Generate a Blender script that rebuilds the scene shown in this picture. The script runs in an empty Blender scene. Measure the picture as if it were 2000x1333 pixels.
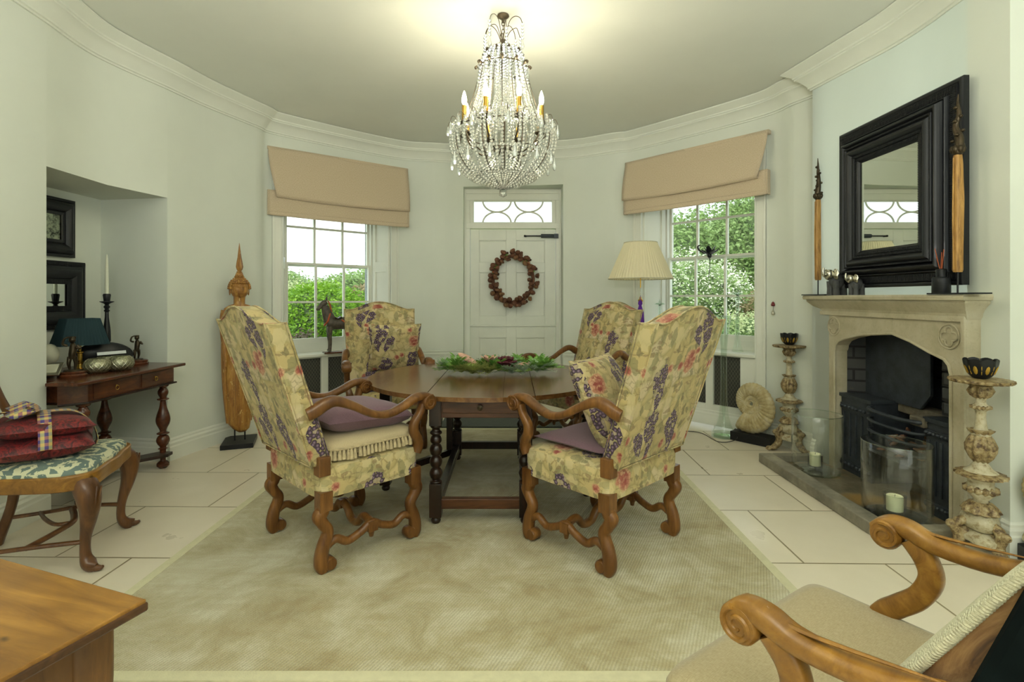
import bpy, bmesh, math, random
from mathutils import Vector, Matrix
random.seed(7)
PI = math.pi
sc = bpy.context.scene
C = sc.collection

# ------------------------------------------------------------------ camera
cam_d = bpy.data.cameras.new('camera'); cam = bpy.data.objects.new('camera', cam_d); C.objects.link(cam)
cam.location = (0, 0, 1.3); cam.rotation_euler = (PI/2, 0, 0)
cam_d.sensor_width = 36; cam_d.lens = 18.0; cam_d.shift_y = -84.5/2000; cam_d.clip_start = 0.05; cam_d.clip_end = 300
sc.camera = cam
# ------------------------------------------------------------------ view
sc.view_settings.view_transform = 'Standard'; sc.view_settings.look = 'None'
sc.view_settings.exposure = 0.50; sc.view_settings.gamma = 1.0; sc.view_settings.use_curve_mapping = False
# ------------------------------------------------------------------ sky
w = bpy.data.worlds.new('sky'); sc.world = w; w.use_nodes = True
nt = w.node_tree; nt.nodes.clear()
def wn(t, **k):
    n = nt.nodes.new(t)
    for a, b in k.items(): setattr(n, a, b)
    return n
wo = wn('ShaderNodeOutputWorld'); wb = wn('ShaderNodeBackground'); tc = wn('ShaderNodeTexCoord')
ns = wn('ShaderNodeTexNoise'); ns.inputs['Scale'].default_value = 2.2; ns.inputs['Detail'].default_value = 6
mp = wn('ShaderNodeMapping'); mp.inputs['Scale'].default_value = (1, 1, 3)
rp = wn('ShaderNodeValToRGB'); rp.color_ramp.elements[0].position = .35; rp.color_ramp.elements[1].position = .62
rp.color_ramp.elements[0].color = (.72, .85, 1, 1); rp.color_ramp.elements[1].color = (1, 1, .97, 1)
nt.links.new(tc.outputs['Generated'], mp.inputs[0]); nt.links.new(mp.outputs[0], ns.inputs['Vector'])
nt.links.new(ns.outputs['Fac'], rp.inputs[0]); nt.links.new(rp.outputs[0], wb.inputs[0])
nt.links.new(wb.outputs[0], wo.inputs[0]); wb.inputs[1].default_value = 1.5
# ------------------------------------------------------------------ lights
def lamp(kind, name, loc, energy, color=(1, 1, 1), rot=(0, 0, 0), **k):
    d = bpy.data.lights.new(name, kind); d.energy = energy; d.color = color
    for a, b in k.items(): setattr(d, a, b)
    o = bpy.data.objects.new(name, d); C.objects.link(o); o.location = loc; o.rotation_euler = rot
    return o
lamp('SUN', 'sun', (0, 0, 8), 1.6, (1, .96, .86), (math.radians(38), 0, math.radians(-25)), angle=math.radians(8))
# added soft fill from behind the camera
lamp('AREA', 'fill_behind', (-.2, -5.4, 1.9), 36, (.94, 1, .98), (math.radians(86), 0, 0), shape='RECTANGLE', size=5.0, size_y=2.2)
lamp('AREA', 'daylight_side', (2.55, -.5, 1.7), 9, (.88, 1, .97), (math.radians(88), 0, math.radians(38)), shape='RECTANGLE', size=1.2, size_y=1.8)
lamp('AREA', 'bounce_ceiling', (0, -.9, 1.9), 145, (1, 1, .94), (math.radians(168), 0, 0), shape='DISK', size=1.6)  # added uplight, out of view, that lifts the ceiling and the ambient level

# ------------------------------------------------------------------ pixel helpers (2000 x 1333 frame, f = 1000 px, horizon 582)
def XP(px, Y): return (px-1000)/1000*Y
def ZP(py, Y): return 1.3-(py-582)/1000*Y

# ------------------------------------------------------------------ materials
MATS = {}
def nm(name):
    m = bpy.data.materials.new(name); m.use_nodes = True
    t = m.node_tree; t.nodes.clear()
    o = t.nodes.new('ShaderNodeOutputMaterial'); p = t.nodes.new('ShaderNodeBsdfPrincipled')
    t.links.new(p.outputs[0], o.inputs[0]); MATS[name] = m
    return m, t, p, o
def c4(c): return (c[0], c[1], c[2], 1)
def N(t, kind, ins=None, **k):
    n = t.nodes.new(kind)
    for a, b in k.items(): setattr(n, a, b)
    if ins:
        for a, b in ins.items():
            if hasattr(b, 'is_output'): t.links.new(b, n.inputs[a])
            else: n.inputs[a].default_value = b
    return n
def M_(t, op, a, b=0.0, c=None):
    n = t.nodes.new('ShaderNodeMath'); n.operation = op
    for i, v in enumerate([a, b] + ([c] if c is not None else [])):
        if hasattr(v, 'is_output'): t.links.new(v, n.inputs[i])
        else: n.inputs[i].default_value = v
    return n.outputs[0]
def MIX(t, f, a, b, blend='MIX'):
    n = t.nodes.new('ShaderNodeMix'); n.data_type = 'RGBA'; n.blend_type = blend
    for i, v in ((0, f), (6, a), (7, b)):
        if hasattr(v, 'is_output'): t.links.new(v, n.inputs[i])
        else: n.inputs[i].default_value = v if i == 0 else c4(v)
    return n.outputs[2]
def RAMP(t, f, stops):
    n = t.nodes.new('ShaderNodeValToRGB'); e = n.color_ramp.elements
    while len(e) < len(stops): e.new(.5)
    for x, (p, c) in zip(e, stops): x.position = p; x.color = c4(c) if len(c) == 3 else c
    t.links.new(f, n.inputs[0]); return n.outputs[0]
def coords(t, kind='Object', scale=(1, 1, 1), loc=(0, 0, 0), rot=(0, 0, 0)):
    tc = t.nodes.new('ShaderNodeTexCoord'); mp = t.nodes.new('ShaderNodeMapping')
    mp.inputs['Scale'].default_value = scale; mp.inputs['Location'].default_value = loc; mp.inputs['Rotation'].default_value = rot
    t.links.new(tc.outputs[kind], mp.inputs[0]); return mp.outputs[0]
def noise(t, vec, scale, detail=4, rough=.55, dist=0):
    return N(t, 'ShaderNodeTexNoise', {'Vector': vec, 'Scale': scale, 'Detail': detail, 'Roughness': rough, 'Distortion': dist}).outputs['Fac']
def bump(t, p, h, strength=.3, dist=.01):
    b = N(t, 'ShaderNodeBump', {'Height': h, 'Strength': strength, 'Distance': dist}); t.links.new(b.outputs[0], p.inputs['Normal'])
def mk(name, col, rough=.5, metal=0, var=.12, vs=6, bs=0, bst=.3, coat=0, col2=None, spec=.5):
    m, t, p, o = nm(name)
    v = coords(t)
    f = noise(t, v, vs)
    f2 = RAMP(t, f, [(.3, (0, 0, 0)), (.7, (1, 1, 1))])
    lo = col2 if col2 else tuple(x*(1-var) for x in col); hi = col if col2 else tuple(min(1, x*(1+var)) for x in col)
    t.links.new(MIX(t, f2, lo, hi), p.inputs['Base Color'])
    p.inputs['Roughness'].default_value = rough; p.inputs['Metallic'].default_value = metal
    p.inputs['Coat Weight'].default_value = coat; p.inputs['Specular IOR Level'].default_value = spec
    if bs: bump(t, p, noise(t, v, bs, 3), bst, .004)
    return m
def wood(name, dark, light, axis='z', rough=.32, scale=1.0, coat=.25, blot=.5):
    m, t, p, o = nm(name)
    s = {'x': (1.2, 9, 9), 'y': (9, 1.2, 9), 'z': (9, 9, 1.2)}[axis]
    v = coords(t, scale=tuple(a*scale for a in s))
    g = noise(t, v, 2.2, 8, .65, 1.2)
    b = noise(t, coords(t), 5*scale, 3)
    c = RAMP(t, g, [(.3, dark), (.55, tuple((a+b_)/2 for a, b_ in zip(dark, light))), (.75, light)])
    c2 = MIX(t, RAMP(t, b, [(.35, (1, 1, 1)), (.6, (0, 0, 0))]), c, tuple(x*.7 for x in dark))
    t.links.new(MIX(t, blot, c, c2), p.inputs['Base Color'])
    p.inputs['Roughness'].default_value = rough; p.inputs['Coat Weight'].default_value = coat*.4; p.inputs['Coat Roughness'].default_value = .2; p.inputs['Specular IOR Level'].default_value = .38
    bump(t, p, g, .08, .003)
    return m

mk('wall_paint', (.69, .725, .64), .75, var=.03, vs=1.5, bs=60, bst=.06)
mk('ceiling_paint', (.77, .79, .72), .8, var=.03, vs=1.2, bs=30, bst=.05)
mk('plaster_trim', (.73, .755, .665), .6, var=.02)
mk('white_paint', (.74, .755, .665), .38, var=.03, vs=3)
mk('door_paint', (.70, .725, .63), .4, var=.04, vs=4, bs=25, bst=.05)
mk('stone_exterior', (.30, .33, .34), .9, var=.3, vs=60, bs=90, bst=.8)
wood('walnut', (.085, .030, .007), (.30, .135, .032), 'z', .33)
wood('walnut_x', (.16, .055, .014), (.42, .19, .055), 'x', .33)
wood('honey_oak', (.16, .066, .009), (.46, .235, .042), 'x', .3, .8)
def knotty():
    m = MATS['honey_oak']; t = m.node_tree; pp = [n for n in t.nodes if n.type == 'BSDF_PRINCIPLED'][0]
    src = pp.inputs['Base Color'].links[0].from_socket
    v = coords(t, scale=(1, 1.8, 1)); vo = N(t, 'ShaderNodeTexVoronoi', {'Vector': v, 'Scale': 6.5}); nz = noise(t, coords(t), 30, 3)
    d = M_(t, 'ADD', vo.outputs['Distance'], M_(t, 'MULTIPLY', nz, .10))
    t.links.new(MIX(t, RAMP(t, d, [(.10, (.85, .85, .85)), (.16, (0, 0, 0))]), src, (.04, .018, .006)), pp.inputs['Base Color'])
knotty()
wood('old_oak', (.035, .012, .005), (.15, .052, .015), 'x', .36, 1, .2)
wood('dark_oak', (.008, .004, .0025), (.045, .017, .007), 'z', .3, 1, .3)
wood('oak_carcase', (.07, .028, .006), (.25, .115, .025), 'z', .4)
wood('oak_edge', (.03, .012, .004), (.12, .05, .014), 'x', .35)
wood('table_top_oak', (.075, .03, .008), (.27, .13, .04), 'y', .2, .9, .35)
wood('mahogany', (.05, .014, .006), (.17, .052, .018), 'y', .25, 1, .5)
wood('chair_walnut', (.07, .026, .009), (.25, .11, .035), 'z', .3, 1, .4)
mk('ebony', (.009, .010, .012), .38, var=.2, coat=.05, spec=.35)
mk('black_metal', (.012, .012, .013), .42, metal=.4)
mk('cast_iron', (.034, .041, .050), .5, metal=.3, var=.35, vs=14, bs=70, bst=.3)
mk('brass', (.62, .38, .08), .25, metal=1)
mk('gilt', (.52, .33, .05), .35, metal=.6)
mk('bronze', (.055, .040, .022), .35, metal=.7, var=.4, vs=30)
mk('chandelier_bronze', (.09, .07, .045), .4, metal=.8)
mk('silver', (.62, .6, .5), .28, metal=1, bs=60, bst=.4)
mk('silver_mesh', (.34, .34, .22), .38, metal=.85, var=.35, vs=90, bs=120, bst=.8)
mk('wax', (.80, .80, .52), .5, var=.03)
mk('white_wax', (.74, .76, .60), .45, var=.02)
mk('tassel_tan', (.46, .37, .21), .85, var=.2, vs=60, bs=160, bst=.6)
mk('horse_patina', (.035, .028, .020), .5, var=.5, vs=26, bs=60, bst=.4, col2=(.12, .095, .065))
mk('fire_stone', (.13, .11, .075), .8, var=.35, vs=20, bs=60, bst=.5)
mk('rope_cream', (.55, .52, .36), .85, var=.15, vs=60, bs=160, bst=.6)
mk('purple_tassel', (.09, .008, .26), .7, var=.3, vs=40)
mk('ceramic_egg', (.62, .62, .48), .35, var=.04)
mk('charcoal_stone', (.06, .062, .062), .7, var=.25, vs=30, bs=60, bst=.4)
mk('mat_grey', (.075, .085, .075), .9, var=.2, vs=80, bs=200, bst=.5)
mk('fur', (.16, .13, .10), .95, var=.5, vs=14, bs=90, bst=1, col2=(.33, .28, .21))
mk('black_velvet', (.003, .006, .006), .95, var=.3, vs=20, spec=.1)
mk('reed', (.45, .10, .03), .6)
mk('paper', (.72, .76, .76), .6)
mk('cable', (.03, .03, .025), .6)
mk('white_cable', (.6, .62, .55), .5)
mk('plastic_white', (.7, .72, .65), .35)

def linen(name, c1, c2, sc_=900, rough=.85):
    m, t, p, o = nm(name)
    v = coords(t, 'UV')
    a = noise(t, coords(t, 'UV', (sc_, sc_*.15, 1)), 1, 2); b = noise(t, coords(t, 'UV', (sc_*.15, sc_, 1)), 1, 2)
    f = M_(t, 'MULTIPLY', M_(t, 'ADD', a, b), .5)
    t.links.new(MIX(t, RAMP(t, f, [(.38, (0, 0, 0)), (.62, (1, 1, 1))]), c1, c2), p.inputs['Base Color'])
    p.inputs['Roughness'].default_value = rough; p.inputs['Sheen Weight'].default_value = .2
    bump(t, p, f, .35, .003); return m
linen('blind_linen', (.44, .345, .215), (.66, .55, .40), 600)
linen('purple_linen', (.12, .06, .085), (.22, .125, .155))
linen('beige_fringe', (.44, .35, .19), (.56, .46, .28))
linen('fawn_velvet', (.30, .24, .12), (.40, .33, .19), 500)

def floral(name, base=(.50, .39, .17), S=3.7):
    m, t, p, o = nm(name)
    uv = coords(t, 'UV')
    def off(v, d): return N(t, 'ShaderNodeVectorMath', {0: v, 1: d}, operation='ADD').outputs[0]
    def warp(sc_, amp):
        wob = N(t, 'ShaderNodeTexNoise', {'Vector': uv, 'Scale': sc_, 'Detail': 3.0})
        sub = N(t, 'ShaderNodeVectorMath', {0: wob.outputs['Color'], 1: (.5, .5, .5)}, operation='SUBTRACT')
        scl = N(t, 'ShaderNodeVectorMath', {0: sub.outputs[0], 'Scale': amp}, operation='SCALE')
        return N(t, 'ShaderNodeVectorMath', {0: uv, 1: scl.outputs[0]}, operation='ADD').outputs[0]
    uvd = warp(7.0, .065); uvs = warp(6.0, .03)
    def vor(vec, s, feat='F1', rnd=1.0):
        return N(t, 'ShaderNodeTexVoronoi', {'Vector': vec, 'Scale': s, 'Randomness': rnd}, voronoi_dimensions='2D', feature=feat)
    def chan(v, i): return N(t, 'ShaderNodeSeparateColor', {0: v.outputs['Color']}).outputs[i]
    big = vor(uvd, 11)
    tone = RAMP(t, chan(big, 0), [(0, tuple(x*.86 for x in base)), (.4, base), (.7, (base[0]*1.12, base[1]*1.14, base[2]*1.25)), (1, (base[0]*1.12, base[1]*1.18, base[2]*1.7))])
    # soft olive shading around the petals
    tone = MIX(t, RAMP(t, vor(uvd, 11, 'DISTANCE_TO_EDGE').outputs['Distance'], [(0, (.55, .55, .55)), (.18, (0, 0, 0))]), tone, (.30, .25, .09))
    def lines(vec, s, wdt, lo, hi, sc2, seed):
        e = RAMP(t, vor(off(vec, seed), s, 'DISTANCE_TO_EDGE').outputs['Distance'], [(.0, (1, 1, 1)), (wdt, (0, 0, 0))])
        return M_(t, 'MULTIPLY', e, RAMP(t, noise(t, off(uv, seed), sc2, 3), [(lo, (0, 0, 0)), (hi, (1, 1, 1))]))
    col = MIX(t, M_(t, 'MULTIPLY', lines(uvd, 11, .05, .44, .60, 7, (0, 0, 0)), .55), tone, (.19, .15, .06))
    col = MIX(t, M_(t, 'MULTIPLY', lines(uvd, 22, .10, .50, .58, 12, (2.2, 4.1, 0)), .6), col, (.17, .10, .04))
    col = MIX(t, M_(t, 'MULTIPLY', lines(uvd, 38, .14, .54, .60, 14, (5.2, 1.1, 0)), .55), col, (.12, .10, .05))
    col = MIX(t, M_(t, 'MULTIPLY', RAMP(t, noise(t, off(uv, (9, 4, 0)), 8, 4), [(.5, (0, 0, 0)), (.68, (1, 1, 1))]), .5), col, (.34, .31, .15))
    wn_ = N(t, 'ShaderNodeTexNoise', {'Vector': uv, 'Scale': 30.0, 'Detail': 3.0}); ws_ = N(t, 'ShaderNodeVectorMath', {0: N(t, 'ShaderNodeVectorMath', {0: wn_.outputs['Color'], 1: (.5, .5, .5)}, operation='SUBTRACT').outputs[0], 'Scale': .045}, operation='SCALE').outputs[0]
    uvl = N(t, 'ShaderNodeVectorMath', {0: uvd, 1: ws_}, operation='ADD').outputs[0]
    # sage and brown leaves, long blades
    for sc_, thr, c_, sd in ((13, .62, (.56, .47, .25), (4.3, 2.7, 0)), (24, .74, (.31, .28, .13), (8.3, 5.7, 0)), (17, .84, (.19, .18, .08), (3.3, 1.7, 0)), (34, .76, (.22, .15, .07), (1.3, 6.7, 0)), (29, .84, (.13, .12, .055), (6.3, 9.7, 0))):
        st = N(t, 'ShaderNodeVectorMath', {0: off(uvl, sd), 1: ((1.0, .5, 1) if sc_ % 2 else (.5, 1.0, 1))}, operation='MULTIPLY').outputs[0]
        lv = vor(st, sc_)
        lf = M_(t, 'MULTIPLY', M_(t, 'LESS_THAN', lv.outputs['Distance'], .36), M_(t, 'GREATER_THAN', chan(lv, 1), thr))
        col = MIX(t, M_(t, 'MULTIPLY', lf, .62), col, c_)
    cell = vor(uv, S, rnd=.7)
    loc = N(t, 'ShaderNodeVectorMath', {0: uvs, 1: cell.outputs['Position']}, operation='SUBTRACT').outputs[0]
    sep = N(t, 'ShaderNodeSeparateXYZ', {0: loc}); lx, ly = sep.outputs[0], sep.outputs[1]
    typ = chan(cell, 0)
    pet = vor(warp(14.0, .03), 62, rnd=.9); pe = vor(warp(14.0, .03), 62, 'DISTANCE_TO_EDGE', .9)
    def rose_layer(col, lx, ly, gate, rad):
        r = M_(t, 'SQRT', M_(t, 'ADD', M_(t, 'MULTIPLY', lx, lx), M_(t, 'MULTIPLY', ly, ly)))
        rr = M_(t, 'ADD', r, M_(t, 'MULTIPLY', M_(t, 'SUBTRACT', noise(t, uv, 24, 4), .5), rad*1.1))
        rc = RAMP(t, chan(pet, 0), [(0, (.26, .055, .035)), (.4, (.42, .14, .085)), (.75, (.54, .27, .16)), (1, (.60, .38, .22))])
        rc = MIX(t, RAMP(t, pe.outputs['Distance'], [(0, (.8, .8, .8)), (.12, (0, 0, 0))]), rc, (.20, .05, .03))
        rc = MIX(t, RAMP(t, rr, [(rad*.15, (.75, .75, .75)), (rad*.7, (0, 0, 0))]), rc, (.24, .035, .03))
        rc = MIX(t, RAMP(t, rr, [(rad*.6, (0, 0, 0)), (rad*1.0, (.6, .6, .6))]), rc, (.56, .36, .19))
        f = M_(t, 'MULTIPLY', RAMP(t, rr, [(rad*.92, (1, 1, 1)), (rad*1.0, (0, 0, 0))]), gate)
        return MIX(t, f, col, rc)
    col = rose_layer(col, lx, ly, M_(t, 'LESS_THAN', typ, .45), .058)
    bd = vor(off(uv, (7.1, 2.9, 0)), 6.5, rnd=.8)
    bl = N(t, 'ShaderNodeSeparateXYZ', {0: N(t, 'ShaderNodeVectorMath', {0: off(uvs, (7.1, 2.9, 0)), 1: bd.outputs['Position']}, operation='SUBTRACT').outputs[0]})
    col = rose_layer(col, bl.outputs[0], bl.outputs[1], M_(t, 'GREATER_THAN', chan(bd, 2), .70), .024)
    # grape clusters
    def grapes(col, lx, ly, gate, h, w0):
        wid = M_(t, 'MULTIPLY_ADD', ly, .28, w0)
        inx = M_(t, 'DIVIDE', M_(t, 'ABSOLUTE', M_(t, 'ADD', lx, M_(t, 'MULTIPLY', M_(t, 'SINE', M_(t, 'MULTIPLY', ly, 24)), .02))), wid)
        iny = M_(t, 'DIVIDE', M_(t, 'ABSOLUTE', ly), h)
        rad = M_(t, 'ADD', M_(t, 'ADD', M_(t, 'MULTIPLY', inx, inx), M_(t, 'MULTIPLY', iny, iny)), M_(t, 'MULTIPLY', M_(t, 'SUBTRACT', noise(t, uv, 20, 2), .5), 1.3))
        ber = vor(uv, 47, rnd=.6)
        bc = RAMP(t, ber.outputs['Distance'], [(.0, (.30, .23, .28)), (.22, (.14, .085, .13)), (.42, (.05, .028, .05)), (.60, (.04, .028, .03))])
        bc = MIX(t, M_(t, 'MULTIPLY', M_(t, 'GREATER_THAN', chan(ber, 0), .82), .65), bc, (.50, .41, .24))
        f = M_(t, 'MULTIPLY', M_(t, 'MULTIPLY', M_(t, 'LESS_THAN', rad, 1.0), gate), M_(t, 'LESS_THAN', ber.outputs['Distance'], .60))
        return MIX(t, f, col, bc)
    col = grapes(col, lx, ly, M_(t, 'GREATER_THAN', typ, .45), .125, .045)
    col = grapes(col, M_(t, 'ADD', lx, .075), M_(t, 'ADD', ly, .05), M_(t, 'GREATER_THAN', typ, .70), .085, .032)
    t.links.new(col, p.inputs['Base Color'])
    p.inputs['Roughness'].default_value = .8; p.inputs['Sheen Weight'].default_value = .1
    bump(t, p, noise(t, uv, 160, 2), .25, .002)
    return m
floral('floral_tapestry')
floral('floral_tapestry_cushion', (.54, .43, .20), 4.3)

def damask():
    m, t, p, o = nm('blue_damask')
    uv = coords(t, 'UV')
    d = noise(t, coords(t, 'UV', (1, 1, 1)), 14, 3, .6, 2.4)
    v = N(t, 'ShaderNodeTexVoronoi', {'Vector': uv, 'Scale': 7.0}, voronoi_dimensions='2D')
    s = M_(t, 'SINE', M_(t, 'MULTIPLY', M_(t, 'ADD', v.outputs['Distance'], M_(t, 'MULTIPLY', d, .5)), 17))
    t.links.new(MIX(t, RAMP(t, s, [(.15, (0, 0, 0)), (.28, (1, 1, 1))]), (.12, .17, .15), (.56, .56, .37)), p.inputs['Base Color'])
    p.inputs['Roughness'].default_value = .7
damask()
def redvelvet():
    m, t, p, o = nm('red_velvet')
    uv = coords(t, 'UV')
    n = noise(t, uv, 22, 3, .6, 3)
    t.links.new(RAMP(t, n, [(.4, (.035, .004, .006)), (.55, (.16, .008, .01)), (.7, (.24, .02, .015))]), p.inputs['Base Color'])
    p.inputs['Roughness'].default_value = .5; p.inputs['Sheen Weight'].default_value = .05
    bump(t, p, n, .5, .006)
redvelvet()
def plaid():
    m, t, p, o = nm('plaid_ribbon')
    uv = coords(t, 'UV', (34, 34, 1)); s = N(t, 'ShaderNodeSeparateXYZ', {0: uv})
    fx = M_(t, 'FRACT', s.outputs[0]); fy = M_(t, 'FRACT', s.outputs[1])
    bx_ = M_(t, 'GREATER_THAN', fx, .5); by_ = M_(t, 'GREATER_THAN', fy, .5)
    c = MIX(t, bx_, (.60, .58, .16), (.10, .03, .17)); c2 = MIX(t, by_, (.50, .22, .10), (.04, .06, .22))
    c3 = MIX(t, .5, c, c2)
    t.links.new(c3, p.inputs['Base Color']); p.inputs['Roughness'].default_value = .6
plaid()
def needlepoint():
    m, t, p, o = nm('needlepoint')
    uv = coords(t, 'UV')
    v = N(t, 'ShaderNodeTexVoronoi', {'Vector': uv, 'Scale': 16.0}, voronoi_dimensions='2D')
    s = N(t, 'ShaderNodeSeparateColor', {0: v.outputs['Color']})
    k = M_(t, 'MULTIPLY', M_(t, 'LESS_THAN', v.outputs['Distance'], .3), M_(t, 'GREATER_THAN', s.outputs[0], .8))
    c = MIX(t, k, (.62, .60, .42), (.40, .06, .04))
    t.links.new(c, p.inputs['Base Color']); p.inputs['Roughness'].default_value = .9
    bump(t, p, N(t, 'ShaderNodeTexVoronoi', {'Vector': uv, 'Scale': 260.0}, voronoi_dimensions='2D').outputs['Distance'], .8, .003)
needlepoint()
def brownvelvet():
    m, t, p, o = nm('brown_velvet')
    uv = coords(t, 'UV', (6, 1.6, 1), rot=(0, 0, .3))
    n = noise(t, uv, 3.2, 6, .65, 1.5)
    t.links.new(RAMP(t, n, [(.36, (.085, .035, .01)), (.5, (.26, .12, .03)), (.68, (.46, .26, .09))]), p.inputs['Base Color'])
    p.inputs['Roughness'].default_value = .6; p.inputs['Sheen Weight'].default_value = .5
    bump(t, p, n, .3, .004)
brownvelvet()

def glassmat(name, col=(1, 1, 1), ior=1.3, rough=0.0, edge=.35):
    # thin clear vessel glass: see-through with fresnel reflections
    m = bpy.data.materials.new(name); m.use_nodes = True; t = m.node_tree; t.nodes.clear(); MATS[name] = m
    o = t.nodes.new('ShaderNodeOutputMaterial')
    tr = N(t, 'ShaderNodeBsdfTransparent', {'Color': c4(col)}); gl = N(t, 'ShaderNodeBsdfGlossy', {'Color': (1, 1, 1, 1), 'Roughness': rough+.02})
    lw = N(t, 'ShaderNodeLayerWeight', {'Blend': edge})
    f = M_(t, 'MULTIPLY_ADD', M_(t, 'POWER', lw.outputs['Facing'], 2.2), .75, .035)
    mx = N(t, 'ShaderNodeMixShader', {0: f, 1: tr.outputs[0], 2: gl.outputs[0]})
    t.links.new(mx.outputs[0], o.inputs[0]); return m
glassmat('window_glass', (.97, 1, .98), edge=.15)
glassmat('clear_glass', (.985, .995, .985), edge=.35)
glassmat('vase_glass', (.92, .96, .93), edge=.6)
glassmat('green_glass', (.86, .92, .86), edge=.5)
def crystal():
    m = bpy.data.materials.new('crystal'); m.use_nodes = True; t = m.node_tree; t.nodes.clear(); MATS['crystal'] = m
    o = t.nodes.new('ShaderNodeOutputMaterial')
    g = N(t, 'ShaderNodeBsdfGlass', {'Color': (.97, 1, 1, 1), 'Roughness': .02, 'IOR': 1.5})
    tr = N(t, 'ShaderNodeBsdfTransparent', {'Color': (.95, .97, .95, 1)})
    gl = N(t, 'ShaderNodeBsdfGlossy', {'Color': (1, 1, 1, 1), 'Roughness': .12})
    a = N(t, 'ShaderNodeMixShader', {0: .42, 1: g.outputs[0], 2: tr.outputs[0]})
    b = N(t, 'ShaderNodeMixShader', {0: .42, 1: a.outputs[0], 2: gl.outputs[0]})
    t.links.new(b.outputs[0], o.inputs[0])
crystal()
def emit(name, col, s):
    m, t, p, o = nm(name); p.inputs['Base Color'].default_value = c4(col)
    p.inputs['Emission Color'].default_value = c4(col); p.inputs['Emission Strength'].default_value = s
emit('bulb_glow', (1, .88, .58), 16)
def mirrormat():
    m, t, p, o = nm('mirror_glass'); p.inputs['Base Color'].default_value = (.80, .84, .78, 1); p.inputs['Metallic'].default_value = 1; p.inputs['Roughness'].default_value = .015
    m, t, p, o = nm('foxed_mirror'); p.inputs['Metallic'].default_value = .9; p.inputs['Roughness'].default_value = .12
    n = noise(t, coords(t), 16, 8, .75)
    t.links.new(RAMP(t, n, [(.42, (.03, .035, .03)), (.56, (.42, .46, .34))]), p.inputs['Base Color'])
mirrormat()
def shade(name, col, trans=.4):
    m, t, p, o = nm(name); p.inputs['Base Color'].default_value = c4(col); p.inputs['Roughness'].default_value = .8
    tl = N(t, 'ShaderNodeBsdfTranslucent', {'Color': c4(col)})
    mx = N(t, 'ShaderNodeMixShader', {0: trans, 1: p.outputs[0], 2: tl.outputs[0]}); t.links.new(mx.outputs[0], o.inputs[0])
shade('cream_shade', (.86, .79, .56)); shade('teal_shade', (.008, .035, .045), .1)

def floormat():
    m, t, p, o = nm('limestone_floor')
    v = coords(t, 'Object', loc=(.08, -.04, 0), rot=(0, 0, .016))
    b = N(t, 'ShaderNodeTexBrick', {'Vector': v, 'Color1': (.76, .69, .54, 1), 'Color2': (.72, .65, .51, 1), 'Mortar': (.22, .17, .07, 1),
          'Scale': 1.0, 'Mortar Size': .0055, 'Mortar Smooth': .3, 'Brick Width': .93, 'Row Height': .622}, offset=.42, offset_frequency=2)
    n = noise(t, v, 3, 5); n2 = noise(t, v, 60, 3)
    c = MIX(t, RAMP(t, n, [(.3, (0, 0, 0)), (.75, (.35, .35, .35))]), b.outputs['Color'], (.58, .52, .38))
    t.links.new(c, p.inputs["Base Color"])
    t.links.new(RAMP(t, n, [(.3, (.26, .26, .26)), (.7, (.42, .42, .42))]), p.inputs['Roughness'])
    bump(t, p, M_(t, 'SUBTRACT', 1.0, b.outputs['Fac']), .5, .004)
floormat()
def rugmat():
    m, t, p, o = nm('wool_rug')
    v = coords(t, 'Object')
    wv = N(t, 'ShaderNodeTexWave', {'Vector': coords(t, 'Object', rot=(0, 0, .45)), 'Scale': 26.0, 'Distortion': .8, 'Detail': 2.0, 'Detail Scale': 3.0}).outputs['Fac']
    n = noise(t, v, 2.6, 8, .72, .6); n2 = noise(t, v, 170, 2)
    n3 = noise(t, coords(t, 'Object', (2, 14, 1), rot=(0, 0, -.5)), 1.2, 5, .65)
    c = RAMP(t, n, [(.36, (.33, .27, .13)), (.5, (.50, .46, .28)), (.62, (.66, .64, .47))])
    c = MIX(t, M_(t, 'MULTIPLY', RAMP(t, n3, [(.42, (0, 0, 0)), (.62, (1, 1, 1))]), .4), c, (.42, .34, .16))
    c = MIX(t, M_(t, 'MULTIPLY', M_(t, 'ADD', wv, n2), .26), c, (.22, .17, .07))
    t.links.new(c, p.inputs['Base Color']); p.inputs['Roughness'].default_value = .95; p.inputs['Sheen Weight'].default_value = .25
    bump(t, p, M_(t, 'ADD', wv, n2), .5, .004)
rugmat()
mk('rug_binding', (.60, .57, .37), .9, var=.06, vs=30, bs=200, bst=.3)
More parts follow.
